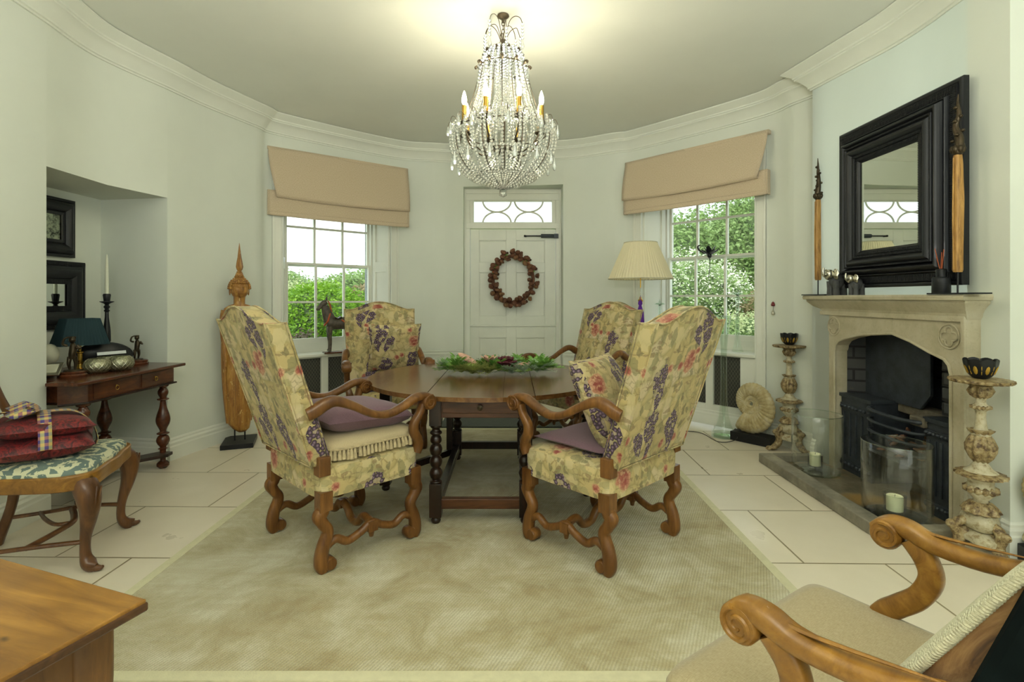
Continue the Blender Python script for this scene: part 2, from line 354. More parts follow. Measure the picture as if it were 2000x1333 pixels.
def stone():
    m, t, p, o = nm('mantel_stone')
    v = coords(t); n = noise(t, v, 3.5, 6, .65); n2 = noise(t, v, 40, 4, .7)
    c = RAMP(t, n, [(.3, (.33, .29, .18)), (.5, (.46, .41, .28)), (.7, (.54, .50, .37))])
    c = MIX(t, RAMP(t, n2, [(.55, (0, 0, 0)), (.75, (.4, .4, .4))]), c, (.27, .22, .13))
    t.links.new(c, p.inputs['Base Color']); p.inputs['Roughness'].default_value = .65; bump(t, p, n2, .25, .004)
    m, t, p, o = nm('hearth_stone')
    v = coords(t); n = noise(t, v, 5, 7, .7)
    t.links.new(RAMP(t, n, [(.3, (.12, .11, .08)), (.5, (.22, .20, .15)), (.72, (.36, .33, .24))]), p.inputs['Base Color'])
    p.inputs['Roughness'].default_value = .6; bump(t, p, n, .4, .006)
    m, t, p, o = nm('hearth_floor')
    v = coords(t); n = noise(t, v, 5, 7, .7); n2 = noise(t, v, 2.3, 3)
    c = RAMP(t, n, [(.3, (.06, .055, .035)), (.5, (.15, .125, .08)), (.72, (.28, .25, .17))])
    c = MIX(t, RAMP(t, n2, [(.5, (0, 0, 0)), (.62, (.8, .8, .8))]), c, (.36, .21, .05))
    t.links.new(c, p.inputs['Base Color']); p.inputs['Roughness'].default_value = .4; bump(t, p, n, .4, .006)
    m, t, p, o = nm('sooty_brick')
    v = coords(t, 'UV'); b = N(t, 'ShaderNodeTexBrick', {'Vector': v, 'Color1': (.040, .042, .046, 1), 'Color2': (.06, .058, .052, 1), 'Mortar': (.008, .008, .008, 1),
        'Scale': 1.0, 'Mortar Size': .008, 'Brick Width': .26, 'Row Height': .085})
    n = noise(t, v, 9, 6, .7)
    t.links.new(MIX(t, RAMP(t, n, [(.6, (0, 0, 0)), (.75, (.6, .6, .6))]), b.outputs['Color'], (.16, .12, .06)), p.inputs['Base Color'])
    p.inputs['Roughness'].default_value = .75; bump(t, p, M_(t, 'SUBTRACT', n, b.outputs['Fac']), .5, .01)
    m, t, p, o = nm('fossil_stone')
    v = coords(t); n = noise(t, v, 12, 6, .7)
    t.links.new(RAMP(t, n, [(.35, (.33, .25, .10)), (.5, (.46, .38, .20)), (.7, (.56, .52, .36))]), p.inputs['Base Color'])
    p.inputs['Roughness'].default_value = .6; bump(t, p, noise(t, v, 50, 3), .3, .004)
    m, t, p, o = nm('gilt_distressed')
    v = coords(t); n = noise(t, v, 38, 5, .7); n2 = noise(t, v, 90, 3)
    c = RAMP(t, n, [(.38, (.08, .045, .018)), (.5, (.27, .19, .08)), (.68, (.44, .37, .21))])
    t.links.new(c, p.inputs['Base Color']); p.inputs['Roughness'].default_value = .5; bump(t, p, n2, .6, .006)
    m, t, p, o = nm('cream_distressed')
    v = coords(t); n = noise(t, v, 34, 5, .7)
    t.links.new(RAMP(t, n, [(.34, (.26, .19, .09)), (.46, (.44, .39, .25)), (.7, (.54, .50, .36))]), p.inputs['Base Color'])
    p.inputs['Roughness'].default_value = .5; bump(t, p, n, .3, .005)
    m, t, p, o = nm('statue_wood')
    v = coords(t, scale=(7, 7, 1.3)); n = noise(t, v, 3, 6, .65, .6); n2 = noise(t, coords(t, scale=(3, 3, 1)), 14, 6, .8)
    c = RAMP(t, n, [(.3, (.13, .045, .01)), (.52, (.33, .15, .03)), (.72, (.50, .28, .06))])
    c = MIX(t, RAMP(t, n2, [(.60, (0, 0, 0)), (.64, (1, 1, 1))]), c, (.70, .52, .18))
    t.links.new(c, p.inputs['Base Color']); p.inputs['Roughness'].default_value = .42; bump(t, p, n, .3, .006)
    m, t, p, o = nm('spindle_wood')
    v = coords(t, scale=(10, 10, 1.5)); n = noise(t, v, 5, 6, .65, .6)
    t.links.new(RAMP(t, n, [(.3, (.10, .04, .01)), (.5, (.38, .2, .05)), (.72, (.55, .32, .09))]), p.inputs['Base Color'])
    p.inputs['Roughness'].default_value = .5
    m, t, p, o = nm('pine_cone')
    v = coords(t); n = noise(t, v, 30, 3)
    c = RAMP(t, n, [(.35, (.05, .022, .012)), (.55, (.17, .075, .035)), (.72, (.36, .20, .10))])
    rn = N(t, 'ShaderNodeObjectInfo').outputs['Random']
    c = MIX(t, .45, c, RAMP(t, rn, [(0, (.10, .04, .02)), (.35, (.22, .08, .045)), (.6, (.16, .07, .03)), (.8, (.34, .19, .07)), (1, (.26, .10, .065))]))
    t.links.new(c, p.inputs['Base Color']); p.inputs['Roughness'].default_value = .7
    m, t, p, o = nm('mesh_grille')
    v = coords(t, 'UV', (32, 22, 1)); s = N(t, 'ShaderNodeSeparateXYZ', {0: v})
    a = M_(t, 'FRACT', M_(t, 'ADD', s.outputs[0], s.outputs[1])); b = M_(t, 'FRACT', M_(t, 'SUBTRACT', s.outputs[0], s.outputs[1]))
    k = M_(t, 'MAXIMUM', M_(t, 'LESS_THAN', a, .09), M_(t, 'LESS_THAN', b, .09))
    t.links.new(MIX(t, k, (.035, .035, .03), (.16, .16, .12)), p.inputs['Base Color']); p.inputs['Roughness'].default_value = .5
stone()
def leafmat(name, a, b):
    m, t, p, o = nm(name)
    n = noise(t, coords(t), 3.0, 4, .7); n2 = noise(t, coords(t), 30, 2)
    f = M_(t, 'MULTIPLY', M_(t, 'ADD', n, n2), .5)
    t.links.new(RAMP(t, f, [(.38, a), (.6, b)]), p.inputs['Base Color']); p.inputs['Roughness'].default_value = .6
    tl = N(t, 'ShaderNodeBsdfTranslucent', {'Color': c4(b)})
    mx = N(t, 'ShaderNodeMixShader', {0: .25, 1: p.outputs[0], 2: tl.outputs[0]}); t.links.new(mx.outputs[0], o.inputs[0])
leafmat('leaf_bright', (.05, .17, .01), (.36, .60, .05)); leafmat('leaf_tree', (.12, .24, .06), (.42, .56, .22))
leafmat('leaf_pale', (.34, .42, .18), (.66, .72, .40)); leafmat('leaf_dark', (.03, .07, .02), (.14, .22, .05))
leafmat('leaf_rust', (.20, .16, .08), (.42, .34, .18)); leafmat('twig', (.05, .04, .03), (.22, .18, .12)); leafmat('blossom', (.75, .78, .6), (.95, .95, .82))
leafmat('leaf_garland', (.06, .20, .03), (.28, .52, .11)); leafmat('leaf_silver', (.20, .30, .20), (.42, .52, .38)); leafmat('leaf_moss', (.16, .2, .05), (.42, .46, .14))
mk('grass', (.30, .42, .12), .9, var=.3, vs=3); mk('gravel', (.62, .60, .50), .9, var=.2, vs=40)
mk('lily_pink', (.66, .38, .28), .5, var=.25, vs=30); mk('lily_green', (.36, .52, .12), .5, var=.2, vs=20); mk('peony', (.10, .008, .02), .55, var=.4, vs=30)
# ------------------------------------------------------------------ mesh builder
def crs(pts, k=8):
    """Catmull-Rom resampling (works on tuples of any length)"""
    P = [tuple(p) for p in pts]; P = [P[0]] + P + [P[-1]]; out = []
    for i in range(1, len(P)-2):
        a, b, c, d = P[i-1], P[i], P[i+1], P[i+2]
        for j in range(k):
            u = j/k
            out.append(tuple(.5*(2*b[n] + (c[n]-a[n])*u + (2*a[n]-5*b[n]+4*c[n]-d[n])*u*u + (-a[n]+3*b[n]-3*c[n]+d[n])*u**3) for n in range(len(b))))
    out.append(P[-2]); return out
class MB:
    def __init__(s): s.v = []; s.f = []; s.uv = {}
    def add(s, vs, fs, M=None):
        o = len(s.v)
        s.v += [tuple(M @ Vector(q)) if M is not None else tuple(q) for q in vs]
        s.f += [tuple(i+o for i in q) for q in fs]; return s
    def box(s, c, d, rz=0, M=None):
        x, y, z = d[0]/2, d[1]/2, d[2]/2
        vs = [(i*x, j*y, k*z) for i in (-1, 1) for j in (-1, 1) for k in (-1, 1)]
        T = Matrix.Translation(c) @ Matrix.Rotation(rz, 4, 'Z')
        if M is not None: T = M @ T
        return s.add(vs, [(0, 1, 3, 2), (4, 6, 7, 5), (0, 4, 5, 1), (2, 3, 7, 6), (0, 2, 6, 4), (1, 5, 7, 3)], T)
    def b2(s, x0, x1, y0, y1, z0, z1): return s.box(((x0+x1)/2, (y0+y1)/2, (z0+z1)/2), (abs(x1-x0), abs(y1-y0), abs(z1-z0)))
    def lathe(s, prof, n=24, c=(0, 0, 0), M=None, rib=0, ribs=8, sq=(1, 1)):
        vs = []; fs = []
        for r, z in prof:
            for i in range(n):
                a = 2*PI*i/n; q = r*(1+rib*math.cos(a*ribs))
                vs.append((c[0]+q*math.cos(a)*sq[0], c[1]+q*math.sin(a)*sq[1], c[2]+z))
        for j in range(len(prof)-1):
            for i in range(n):
                k = (i+1) % n; fs.append((j*n+i, j*n+k, (j+1)*n+k, (j+1)*n+i))
        if prof[0][0] > 1e-5: fs.append(tuple(range(n-1, -1, -1)))
        if prof[-1][0] > 1e-5: fs.append(tuple((len(prof)-1)*n+i for i in range(n)))
        return s.add(vs, fs, M)
    def tube(s, pts, r, n=10, M=None, closed=False, up=None, caps=True, k=0, pw=1.0):
        """pts path; r scalar / list of scalars / list of (a,b).  up fixes the first section axis; pw<1 squares the section"""
        m = len(pts)
        R = [r]*m if not isinstance(r, (list, tuple)) else list(r)
        R = [q if isinstance(q, (list, tuple)) else (q, q) for q in R]
        if k:
            J = crs([tuple(p)+tuple(q) for p, q in zip(pts, R)], k); pts = [q[:3] for q in J]; R = [q[3:] for q in J]; m = len(pts)
        P = [Vector(p) for p in pts]; vs = []; fs = []; ref = None
        for i in range(m):
            if closed: tg = P[(i+1) % m]-P[i-1]
            else: tg = P[min(i+1, m-1)]-P[max(i-1, 0)]
            if tg.length < 1e-9: tg = Vector((0, 0, 1))
            tg.normalize()
            if up is not None: a = Vector(up)
            elif ref is not None: a = ref
            else: a = Vector((0, 0, 1)) if abs(tg.z) < .9 else Vector((1, 0, 0))
            a = a - tg*a.dot(tg)
            if a.length < 1e-6: a = Vector((1, 0, 0)) - tg*tg.x
            a.normalize(); ref = a; b = tg.cross(a)
            for j in range(n):
                t = 2*PI*j/n; ca, sa = math.cos(t), math.sin(t)
                if pw != 1: ca = math.copysign(abs(ca)**pw, ca); sa = math.copysign(abs(sa)**pw, sa)
                vs.append(P[i]+a*ca*R[i][0]+b*sa*R[i][1])
        for i in range(m if closed else m-1):
            i2 = (i+1) % m
            for j in range(n):
                q = (j+1) % n; fs.append((i*n+j, i*n+q, i2*n+q, i2*n+j))
        if caps and not closed:
            fs.append(tuple(range(n-1, -1, -1))); fs.append(tuple((m-1)*n+j for j in range(n)))
        return s.add(vs, fs, M)
    def ell(s, c, r, n=16, M=None, f=None):
        if not isinstance(r, (list, tuple)): r = (r, r, r)
        h = max(4, n//2); vs = [(0, 0, -1)]; fs = []
        for j in range(1, h):
            ph = -PI/2+PI*j/h
            for i in range(n): vs.append((math.cos(ph)*math.cos(2*PI*i/n), math.cos(ph)*math.sin(2*PI*i/n), math.sin(ph)))
        vs.append((0, 0, 1))
        for i in range(n):
            k = (i+1) % n; fs.append((0, 1+k, 1+i)); b = 1+(h-2)*n; fs.append((b+i, b+k, len(vs)-1))
            for j in range(h-2): fs.append((1+j*n+i, 1+j*n+k, 1+(j+1)*n+k, 1+(j+1)*n+i))
        vs = [(c[0]+x*r[0], c[1]+y*r[1], c[2]+z*r[2]) if f is None else tuple(Vector(c)+Vector(f(x, y, z))) for x, y, z in vs]
        return s.add(vs, fs, M)
    def gem(s, c, r, M=None, z=1.0):
        g = (1+5**.5)/2; q = r/math.sqrt(1+g*g)
        V = [(-1, g, 0), (1, g, 0), (-1, -g, 0), (1, -g, 0), (0, -1, g), (0, 1, g), (0, -1, -g), (0, 1, -g), (g, 0, -1), (g, 0, 1), (-g, 0, -1), (-g, 0, 1)]
        F = [(0, 11, 5), (0, 5, 1), (0, 1, 7), (0, 7, 10), (0, 10, 11), (1, 5, 9), (5, 11, 4), (11, 10, 2), (10, 7, 6), (7, 1, 8), (3, 9, 4), (3, 4, 2), (3, 2, 6), (3, 6, 8), (3, 8, 9), (4, 9, 5), (2, 4, 11), (6, 2, 10), (8, 6, 7), (9, 8, 1)]
        return s.add([(c[0]+x*q, c[1]+y*q, c[2]+zz*q*z) for x, y, zz in V], F, M)
    def prism(s, poly, t0, t1, axis='y', M=None):
        """polygon (a,b) extruded between t0 and t1 on axis"""
        n = len(poly)
        def w_(a, b, t): return {'y': (a, t, b), 'x': (t, a, b), 'z': (a, b, t)}[axis]
        vs = [w_(a, b, t0) for a, b in poly]+[w_(a, b, t1) for a, b in poly]
        fs = [tuple(range(n)), tuple(range(2*n-1, n-1, -1))]+[(i, (i+1) % n, n+(i+1) % n, n+i) for i in range(n)]
        return s.add(vs, fs, M)
    def loft(s, secs, n=20, M=None, pw=1.0, caps=True):
        """secs: (z, cx, cy, rx, ry)"""
        vs = []; fs = []
        for z, cx, cy, rx, ry in secs:
            for j in range(n):
                t = 2*PI*j/n; ca, sa = math.cos(t), math.sin(t)
                if pw != 1: ca = math.copysign(abs(ca)**pw, ca); sa = math.copysign(abs(sa)**pw, sa)
                vs.append((cx+rx*ca, cy+ry*sa, z))
        m = len(secs)
        for i in range(m-1):
            for j in range(n):
                q = (j+1) % n; fs.append((i*n+j, i*n+q, (i+1)*n+q, (i+1)*n+j))
        if caps: fs.append(tuple(range(n-1, -1, -1))); fs.append(tuple((m-1)*n+j for j in range(n)))
        return s.add(vs, fs, M)
    def grid(s, fn, nu, nv, M=None, cu=False):
        vs = [fn(i/nu, j/nv) for j in range(nv+1) for i in range(nu+(0 if cu else 1))]
        w_ = nu if cu else nu+1
        fs = [(j*w_+i, j*w_+(i+1) % w_, (j+1)*w_+(i+1) % w_, (j+1)*w_+i) for j in range(nv) for i in range(nu)]
        return s.add(vs, fs, M)
    def build(s, name, mat, parent=None, smooth=35, bevel=0, fixn=True, solid=0, sub=0):
        me = bpy.data.meshes.new(name); me.from_pydata(s.v, [], s.f)
        if fixn:
            bm = bmesh.new(); bm.from_mesh(me); bmesh.ops.recalc_face_normals(bm, faces=bm.faces); bm.to_mesh(me); bm.free()
        me.materials.append(MATS[mat] if isinstance(mat, str) else mat)
        # metric box-projected uv
        uvl = me.uv_layers.new(name='uv').data; V = me.vertices
        for p in me.polygons:
            n = p.normal; a = (abs(n.x), abs(n.y), abs(n.z)); k = a.index(max(a))
            for li in p.loop_indices:
                co = V[me.loops[li].vertex_index].co
                uvl[li].uv = (co.y+.37, co.z) if k == 0 else ((co.x, co.z) if k == 1 else (co.x, co.y))
        if smooth:
            me.polygons.foreach_set('use_smooth', [True]*len(me.polygons))
            try: me.set_sharp_from_angle(angle=math.radians(smooth))
            except Exception: pass
        me.update()
        o = bpy.data.objects.new(name, me); C.objects.link(o)
        if parent is not None: o.parent = parent
        if bevel:
            m = o.modifiers.new('bevel', 'BEVEL'); m.width = bevel; m.segments = 2; m.limit_method = 'ANGLE'; m.angle_limit = math.radians(40)
        if solid:
            m = o.modifiers.new('solid', 'SOLIDIFY'); m.thickness = solid; m.offset = 0
        if sub:
            m = o.modifiers.new('sub', 'SUBSURF'); m.levels = sub; m.render_levels = sub
        return o
def tag(o, label, cat, group=None, kind=None):
    o['label'] = label; o['category'] = cat
    if group: o['group'] = group
    if kind: o['kind'] = kind
    return o
def thing(name, label, cat, loc=(0, 0, 0), rz=0, group=None):
    o = bpy.data.objects.new(name, None); C.objects.link(o); o.location = loc; o.rotation_euler = (0, 0, rz); o.empty_display_size = .05
    return tag(o, label, cat, group)
def struct(o): o['kind'] = 'structure'; return o
def copy_tree(o, parent=None):
    c = o.copy(); C.objects.link(c)
    if parent is not None: c.parent = parent
    for ch in list(o.children): copy_tree(ch, c)
    return c
def relabel(o, label): o['label'] = label; return o
def pillow(w_, h_, t, n=18, crease=.12, seed=1):
    """pillow in the xz plane, thickness in y"""
    rnd = random.Random(seed); ph = [rnd.uniform(0, 6) for _ in range(4)]
    b = MB()
    def prof(u, v):
        a = max(0, 1-abs(2*u-1)**3.2); c = max(0, 1-abs(2*v-1)**3.2)
        return (a*c)**.5
    def side(sg):
        def fn(u, v):
            q = prof(u, v); k = 1-crease*(1-abs(2*u-1)**2)*0
            x = (u-.5)*w_*(1-crease*.5*(1-(2*v-1)**2)*abs(2*u-1)); z = (v-.5)*h_*(1-crease*.5*(1-(2*u-1)**2)*abs(2*v-1))
            wr = 1+.06*math.sin(9*u+ph[0])*math.sin(8*v+ph[1])
            return (x, sg*t/2*q*wr, z)
        return fn
    b.grid(side(1), n, n); b.grid(side(-1), n, n)
    return b
# ================================================================== ROOM SHELL
CZ = 3.15
def sheet(name, pts, z0, z1, mat='wall_paint', sm=35):
    b = MB(); n = len(pts)
    b.add([(x, y, z0) for x, y in pts]+[(x, y, z1) for x, y in pts], [(i, i+1, n+i+1, n+i) for i in range(n-1)])
    return b
b = MB(); b.b2(-4, 4, -6.05, 6.75, -.1, 0); struct(b.build('floor', 'limestone_floor', smooth=0))
b = MB(); b.b2(-4, 4, -6.05, 6.9, CZ, CZ+.1); struct(b.build('ceiling', 'ceiling_paint', smooth=0))
NL, NR = (-2.81, 3.09), (-2.74, 4.07)          # niche opening
W1A, W1B = (-2.36, 5.25), (-1.445, 6.07)       # left window
DA, DB = (-.595, 6.26), (.613, 6.13)           # door recess
W2A, W2B = (1.45, 5.69), (2.266, 4.76)         # right window
CT = [NR, (-2.66, 4.44), (-2.485, 4.97), W1A, W1B, (-.935, 6.23), DA, DB, (1.17, 5.86), W2A, W2B, (2.42, 4.395), (2.486, 4.25), (2.56, 4.09)]
K = 8
CURVE = crs(CT, K)
OPEN = {3: 2.64, 6: 2.66, 9: 2.70}
b = MB()
for i in range(len(CT)-1):
    seg = CURVE[i*K:(i+1)*K+1]
    z0 = OPEN.get(i, 0)
    s_ = sheet('', seg, z0, CZ); b.add(s_.v, s_.f)
    if i == 6:   # recess soffit over the door
        for p, q in zip(seg[:-1], seg[1:]): b.add([(p[0], p[1], z0), (q[0], q[1], z0), (q[0], 6.42, z0), (p[0], 6.42, z0)], [(0, 1, 2, 3)])
        b.add([(DA[0], DA[1], 0), (DA[0], DA[1], z0), (DA[0], 6.42, z0), (DA[0], 6.42, 0)], [(0, 1, 2, 3)])
        b.add([(DB[0], DB[1], 0), (DB[0], DB[1], z0), (DB[0], 6.42, z0), (DB[0], 6.42, 0)], [(0, 1, 2, 3)])
    if i in (3, 9):
        A = seg[0]; B = seg[-1]
        b.add([(p[0], p[1], z0) for p in seg], [tuple(range(len(seg)))])
struct(b.build('wall_back', 'wall_paint', fixn=False))
LEFT = [(-2.78, -6), (-2.78, 2.5), (-2.785, 2.87), NL]
b = sheet('', LEFT, 0, CZ)
over = crs([NL, (-2.86, 3.516), NR], 6)
s_ = sheet('', over, 2.095, CZ); b.add(s_.v, s_.f)
struct(b.build('wall_left', 'wall_paint', fixn=False))
NB = [NL, (-3.33, 3.06), (-3.34, 4.16), NR]
b = sheet('', NB, 0, 2.095); b.add([(x, y, 2.095) for x, y in NB+[over[7]]], [(0, 1, 2, 3, 4)])
struct(b.build('wall_niche', 'wall_paint', smooth=0, fixn=False))
BRE = crs([(2.40, 4.09), (2.47, 3.7), (2.525, 3.37), (2.53, 3.1), (2.51, 2.87), (2.50, 2.57)], 5)
FY0, FY1, FZ = 2.82, 3.86, 1.11          # fireplace opening cut through the breast
def bx_at(y):
    for p, q in zip(BRE[:-1], BRE[1:]):
        if q[1] <= y <= p[1]: return p[0]+(q[0]-p[0])*(p[1]-y)/(p[1]-q[1])
FARP = [p for p in BRE if p[1] > FY1]+[(bx_at(FY1), FY1)]; MIDP = [(bx_at(FY1), FY1)]+[p for p in BRE if FY0 < p[1] < FY1]+[(bx_at(FY0), FY0)]; NEARP = [(bx_at(FY0), FY0)]+[p for p in BRE if p[1] < FY0]
b = sheet('', [(2.56, 4.09)]+FARP, 0, CZ)
for pp, z0 in ((MIDP, FZ), (NEARP+[(2.9, 2.57)], 0)):
    s_ = sheet('', pp, z0, CZ); b.add(s_.v, s_.f); struct(b.build('wall_chimney_breast', 'wall_paint', smooth=50, fixn=False))
b = sheet('', [(2.9, 2.57), (2.9, -6)], 0, CZ); struct(b.build('wall_right', 'wall_paint', smooth=0))
b = sheet('', [(2.9, -6), (-2.78, -6)], 0, CZ); struct(b.build('wall_behind', 'wall_paint', smooth=0))

def sweep(path, prof, closed_ends=True):
    """path 2D polyline, prof list of (inward offset, z)"""
    b = MB(); n = len(path); m = len(prof); vs = []
    for i, p in enumerate(path):
        d0 = Vector(path[i])-Vector(path[i-1]) if i else Vector(path[1])-Vector(path[0])
        d1 = Vector(path[i+1])-Vector(path[i]) if i < n-1 else d0
        d0.normalize(); d1.normalize()
        n0 = Vector((d0.y, -d0.x)); n1 = Vector((d1.y, -d1.x)); nn = n0+n1
        if nn.length < .2: nn = n0
        nn.normalize(); k = min(1/max(.3, nn.dot(n0)), 2.5)
        for o, z in prof: vs.append((p[0]+nn.x*o*k, p[1]+nn.y*o*k, z))
    fs = [(i*m+j, i*m+j+1, (i+1)*m+j+1, (i+1)*m+j) for i in range(n-1) for j in range(m-1)]
    fs += [tuple(range(m)), tuple((n-1)*m+j for j in range(m-1, -1, -1))]
    return b.add(vs, fs)
cz = CZ
CORN = [(0, 2.955), (.012, 2.955), (.012, 2.968), (.022, 2.972), (.022, 2.985), (.03, 3.00), (.05, 3.03), (.072, 3.055), (.085, 3.062), (.085, 3.072), (.093, 3.078), (.093, 3.09),
        (.105, 3.10), (.135, 3.122), (.150, 3.135), (.150, cz-.004), (0, cz-.004)]
BASE = [(0, 0), (.026, 0), (.026, .105), (.021, .115), (.021, .135), (.012, .150), (.012, .162), (.004, .175), (0, .175)]
struct(sweep(LEFT+over[1:-1]+CURVE, CORN).build('trim_1', 'plaster_trim', smooth=25, fixn=False))
struct(sweep([(2.56, 4.09)]+BRE+[(2.9, 2.57), (2.9, -6)], CORN).build('trim_2', 'plaster_trim', smooth=25, fixn=False))
struct(sweep(LEFT, BASE).build('baseboard_left', 'white_paint', smooth=25, fixn=False))
struct(sweep(NB, BASE).build('baseboard_niche', 'white_paint', smooth=25, fixn=False))
struct(sweep(CURVE[:3*K-2], BASE).build('baseboard_back_left', 'white_paint', smooth=25, fixn=False))
struct(sweep(CURVE[4*K+2:6*K+1], BASE).build('baseboard_door_left', 'white_paint', smooth=25, fixn=False))
struct(sweep(CURVE[7*K:9*K-1], BASE).build('baseboard_door_right', 'white_paint', smooth=25, fixn=False))
struct(sweep(CURVE[10*K+2:], BASE).build('baseboard_back_right', 'white_paint', smooth=25, fixn=False))
struct(sweep([(2.40, 4.09), (2.41, 4.05)], BASE).build('baseboard_chimney', 'white_paint', smooth=25, fixn=False))
struct(sweep([BRE[-2], BRE[-1], (2.9, 2.57), (2.9, -6)], BASE).build('baseboard_right', 'white_paint', smooth=25, fixn=False))
RAIL = [(0, .60), (.012, .60), (.016, .62), (.010, .632), (.018, .645), (.018, .655), (0, .66)]
struct(sweep(CURVE[4*K+2:6*K+1], RAIL).build('trim_3', 'wall_paint', smooth=25, fixn=False))
struct(sweep(CURVE[7*K:9*K-1], RAIL).build('trim_4', 'wall_paint', smooth=25, fixn=False))

# ================================================================== WINDOWS
def frame_of(A, B):
    d = Vector((B[0]-A[0], B[1]-A[1])); L = d.length; d.normalize(); n = Vector((-d.y, d.x))
    return L, Matrix(((d.x, n.x, 0, A[0]), (d.y, n.y, 0, A[1]), (0, 0, 1, 0), (0, 0, 0, 1))), math.atan2(d.y, d.x)
def window(idx, A, B, D, zs, zb, zm, row, cab_top, label):
    L, T, rz = frame_of(A, B)
    ztop = OPEN[3] if idx == 1 else OPEN[9]
    root = bpy.data.objects.new('window_%d' % idx, None); C.objects.link(root); root.location = (A[0], A[1], 0); root.rotation_euler = (0, 0, rz); root['kind'] = 'structure'
    sx = .10; z2 = zm+2*row
    b = MB()                                      # casing boards with a raised outer bead
    for x0, x1 in ((-.10, .0), (L, L+.10)):
        b.b2(x0, x1, -.022, .03, 0.0, ztop+.098); xo = x0 if x0 < 0 else x1-.022; b.b2(xo, xo+.022, -.036, 0, 0.0, ztop+.1); xi = x1-.012 if x0 < 0 else x0; b.b2(xi, xi+.012, -.030, 0, 0, ztop)
    b.b2(-.10, L+.10, -.022, .06, ztop, ztop+.1)
    b.build('casing', 'white_paint', root, smooth=0, bevel=.003)
    b = MB()                                      # splayed shutter reveals + soffit
    for s in (0, 1):
        P = [(0, 0), (sx, D)]
        if s: P = [(L, 0), (L-sx, D)]
        sg = -1 if s == 0 else 1
        x0, x1 = P[0][0], P[1][0]
        b.prism([(x0, 0), (x1, D), (x1+sg*.03, D), (x0+sg*.03, 0)], zs, ztop, 'z')
        # raised stiles of the folded shutter
        for u0, u1 in ((.04, .2), (.8, .96)):
            q = [(x0+(x1-x0)*u, D*u) for u in (u0, u1)]
            b.prism([(q[0][0], q[0][1]), (q[1][0], q[1][1]), (q[1][0]-sg*.014, q[1][1]), (q[0][0]-sg*.014, q[0][1])], zs, ztop, 'z')
        for za, zc in ((zs, zs+.08), (zm-.06, zm+.06), (ztop-.1, ztop)):
            q = [(x0+(x1-x0)*u, D*u) for u in (.2, .8)]
            b.prism([(q[0][0], q[0][1]), (q[1][0], q[1][1]), (q[1][0]-sg*.014, q[1][1]), (q[0][0]-sg*.014, q[0][1])], za, zc, 'z')
    b.prism([(0, 0), (L, 0), (L-sx, D), (sx, D)], ztop, ztop+.03, 'z')
    b.build('shutter_reveal', 'white_paint', root, smooth=0, bevel=.002)
    b = MB(); b.prism([(-.02, -.05), (L+.02, -.05), (L, 0), (L-sx, D+.02), (sx, D+.02), (0, 0)], zs-.03, zs, 'z')
    b.build('sill', 'white_paint', root, smooth=0, bevel=.006)
    # frame and sashes
    xa, xb = sx-.005, L-sx+.005; b = MB()
    b.b2(xa-.08, xa+.03, D+.0, D+.10, zs-.1, ztop+.05); b.b2(xb-.03, xb+.08, D, D+.10, zs-.1, ztop+.05); b.b2(xa, xb, D+.01, D+.10, zs-.1, zb); b.b2(xa, xb, D, D+.1, z2+.01, ztop+.05)
    b.build('window_frame', 'white_paint', root, smooth=0, bevel=.002)
    ia, ib = xa+.03, xb-.03
    def sash(nm_, y, z0, z1, top):
        b = MB(); bw = .011; ri = .042 if not top else .022
        b.b2(ia, ia+.022, y-.018, y+.018, z0, z1); b.b2(ib-.022, ib, y-.018, y+.018, z0, z1)
        b.b2(ia+.022, ib-.022, y-.017, y+.017, z0, z0+(.05 if not top else .022)); b.b2(ia+.022, ib-.022, y-.019, y+.017, z1-(.022 if not top else .045), z1)
        for k in (1, 2):
            x = ia+(ib-ia)*k/3; b.b2(x-bw, x+bw, y-.014, y+.014, z0, z1)
        zmid = (z1-row) if not top else (z0+row)
        b.b2(ia+.02, ib-.02, y-.0128, y+.0128, zmid-bw, zmid+bw)
        b.build(nm_, 'white_paint', root, smooth=0)
        b = MB(); b.b2(ia, ib, y-.002, y+.002, z0, z1); b.build('glazing', 'window_glass', root, smooth=0)
    sash('lower_sash', D+.035, zb, zm+.02, False)
    sash('upper_sash', D+.075, zm-.02, z2+.02, True)
    b = MB()                                      # outer rough-cast reveal
    b.b2(xa-.35, xa+(.012 if idx == 1 else -.028), D+.10, D+.20, zs-.5, ztop+.3); b.b2(xb-.012, xb+.35, D+.10, D+.20, zs-.5, ztop+.3); b.b2(xa, xb, D+.1, D+.20, z2+.02, ztop+.3); b.b2(xa, xb, D+.1, D+.22, zs-.5, zs-.01)
    b.build('outer_reveal', 'stone_exterior', root, smooth=0)
    # radiator cabinet filling the wall below the sill
    r = thing('radiator_cover', label, 'radiator cover', (A[0], A[1], 0), rz, 'radiator covers under the windows')
    G = [(.13, .40), (.477, .752), (.83, 1.10)]; g0, g1 = .245, cab_top
    b = MB(); xs = [0]+[v for g in G for v in g]+[L]
    for i in range(0, len(xs), 2): b.b2(xs[i], xs[i+1], -.018, .012, .0 if i in (0, len(xs)-2) else .08, zs-.032)
    for g in G: b.b2(g[0], g[1], -.018, .012, .08, g0); b.b2(g[0], g[1], -.018, .012, g1, zs-.032)
    b.build('front_frame', 'white_paint', r, smooth=0, bevel=.002)
    b = MB()
    pr = [(-.018, .06), (-.042, .06), (-.042, .115), (-.036, .13), (-.036, .15), (-.026, .165), (-.026, .18), (-.018, .19)]
    b.prism(pr, 0, L, 'x')
    b.prism([(0, .0), (.12, .0), (.16, .045), (L-.16, .045), (L-.12, .0), (L, .0), (L, .062), (0, .062)], -.042, -.02, 'y')
    b.build('plinth', 'white_paint', r, smooth=25)
    for g in G:
        q = MB(); q.b2(g[0]-.005, g[1]+.005, .012, .018, g0-.005, g1+.005); q.build('grille', 'mesh_grille', r, smooth=0)
    return T
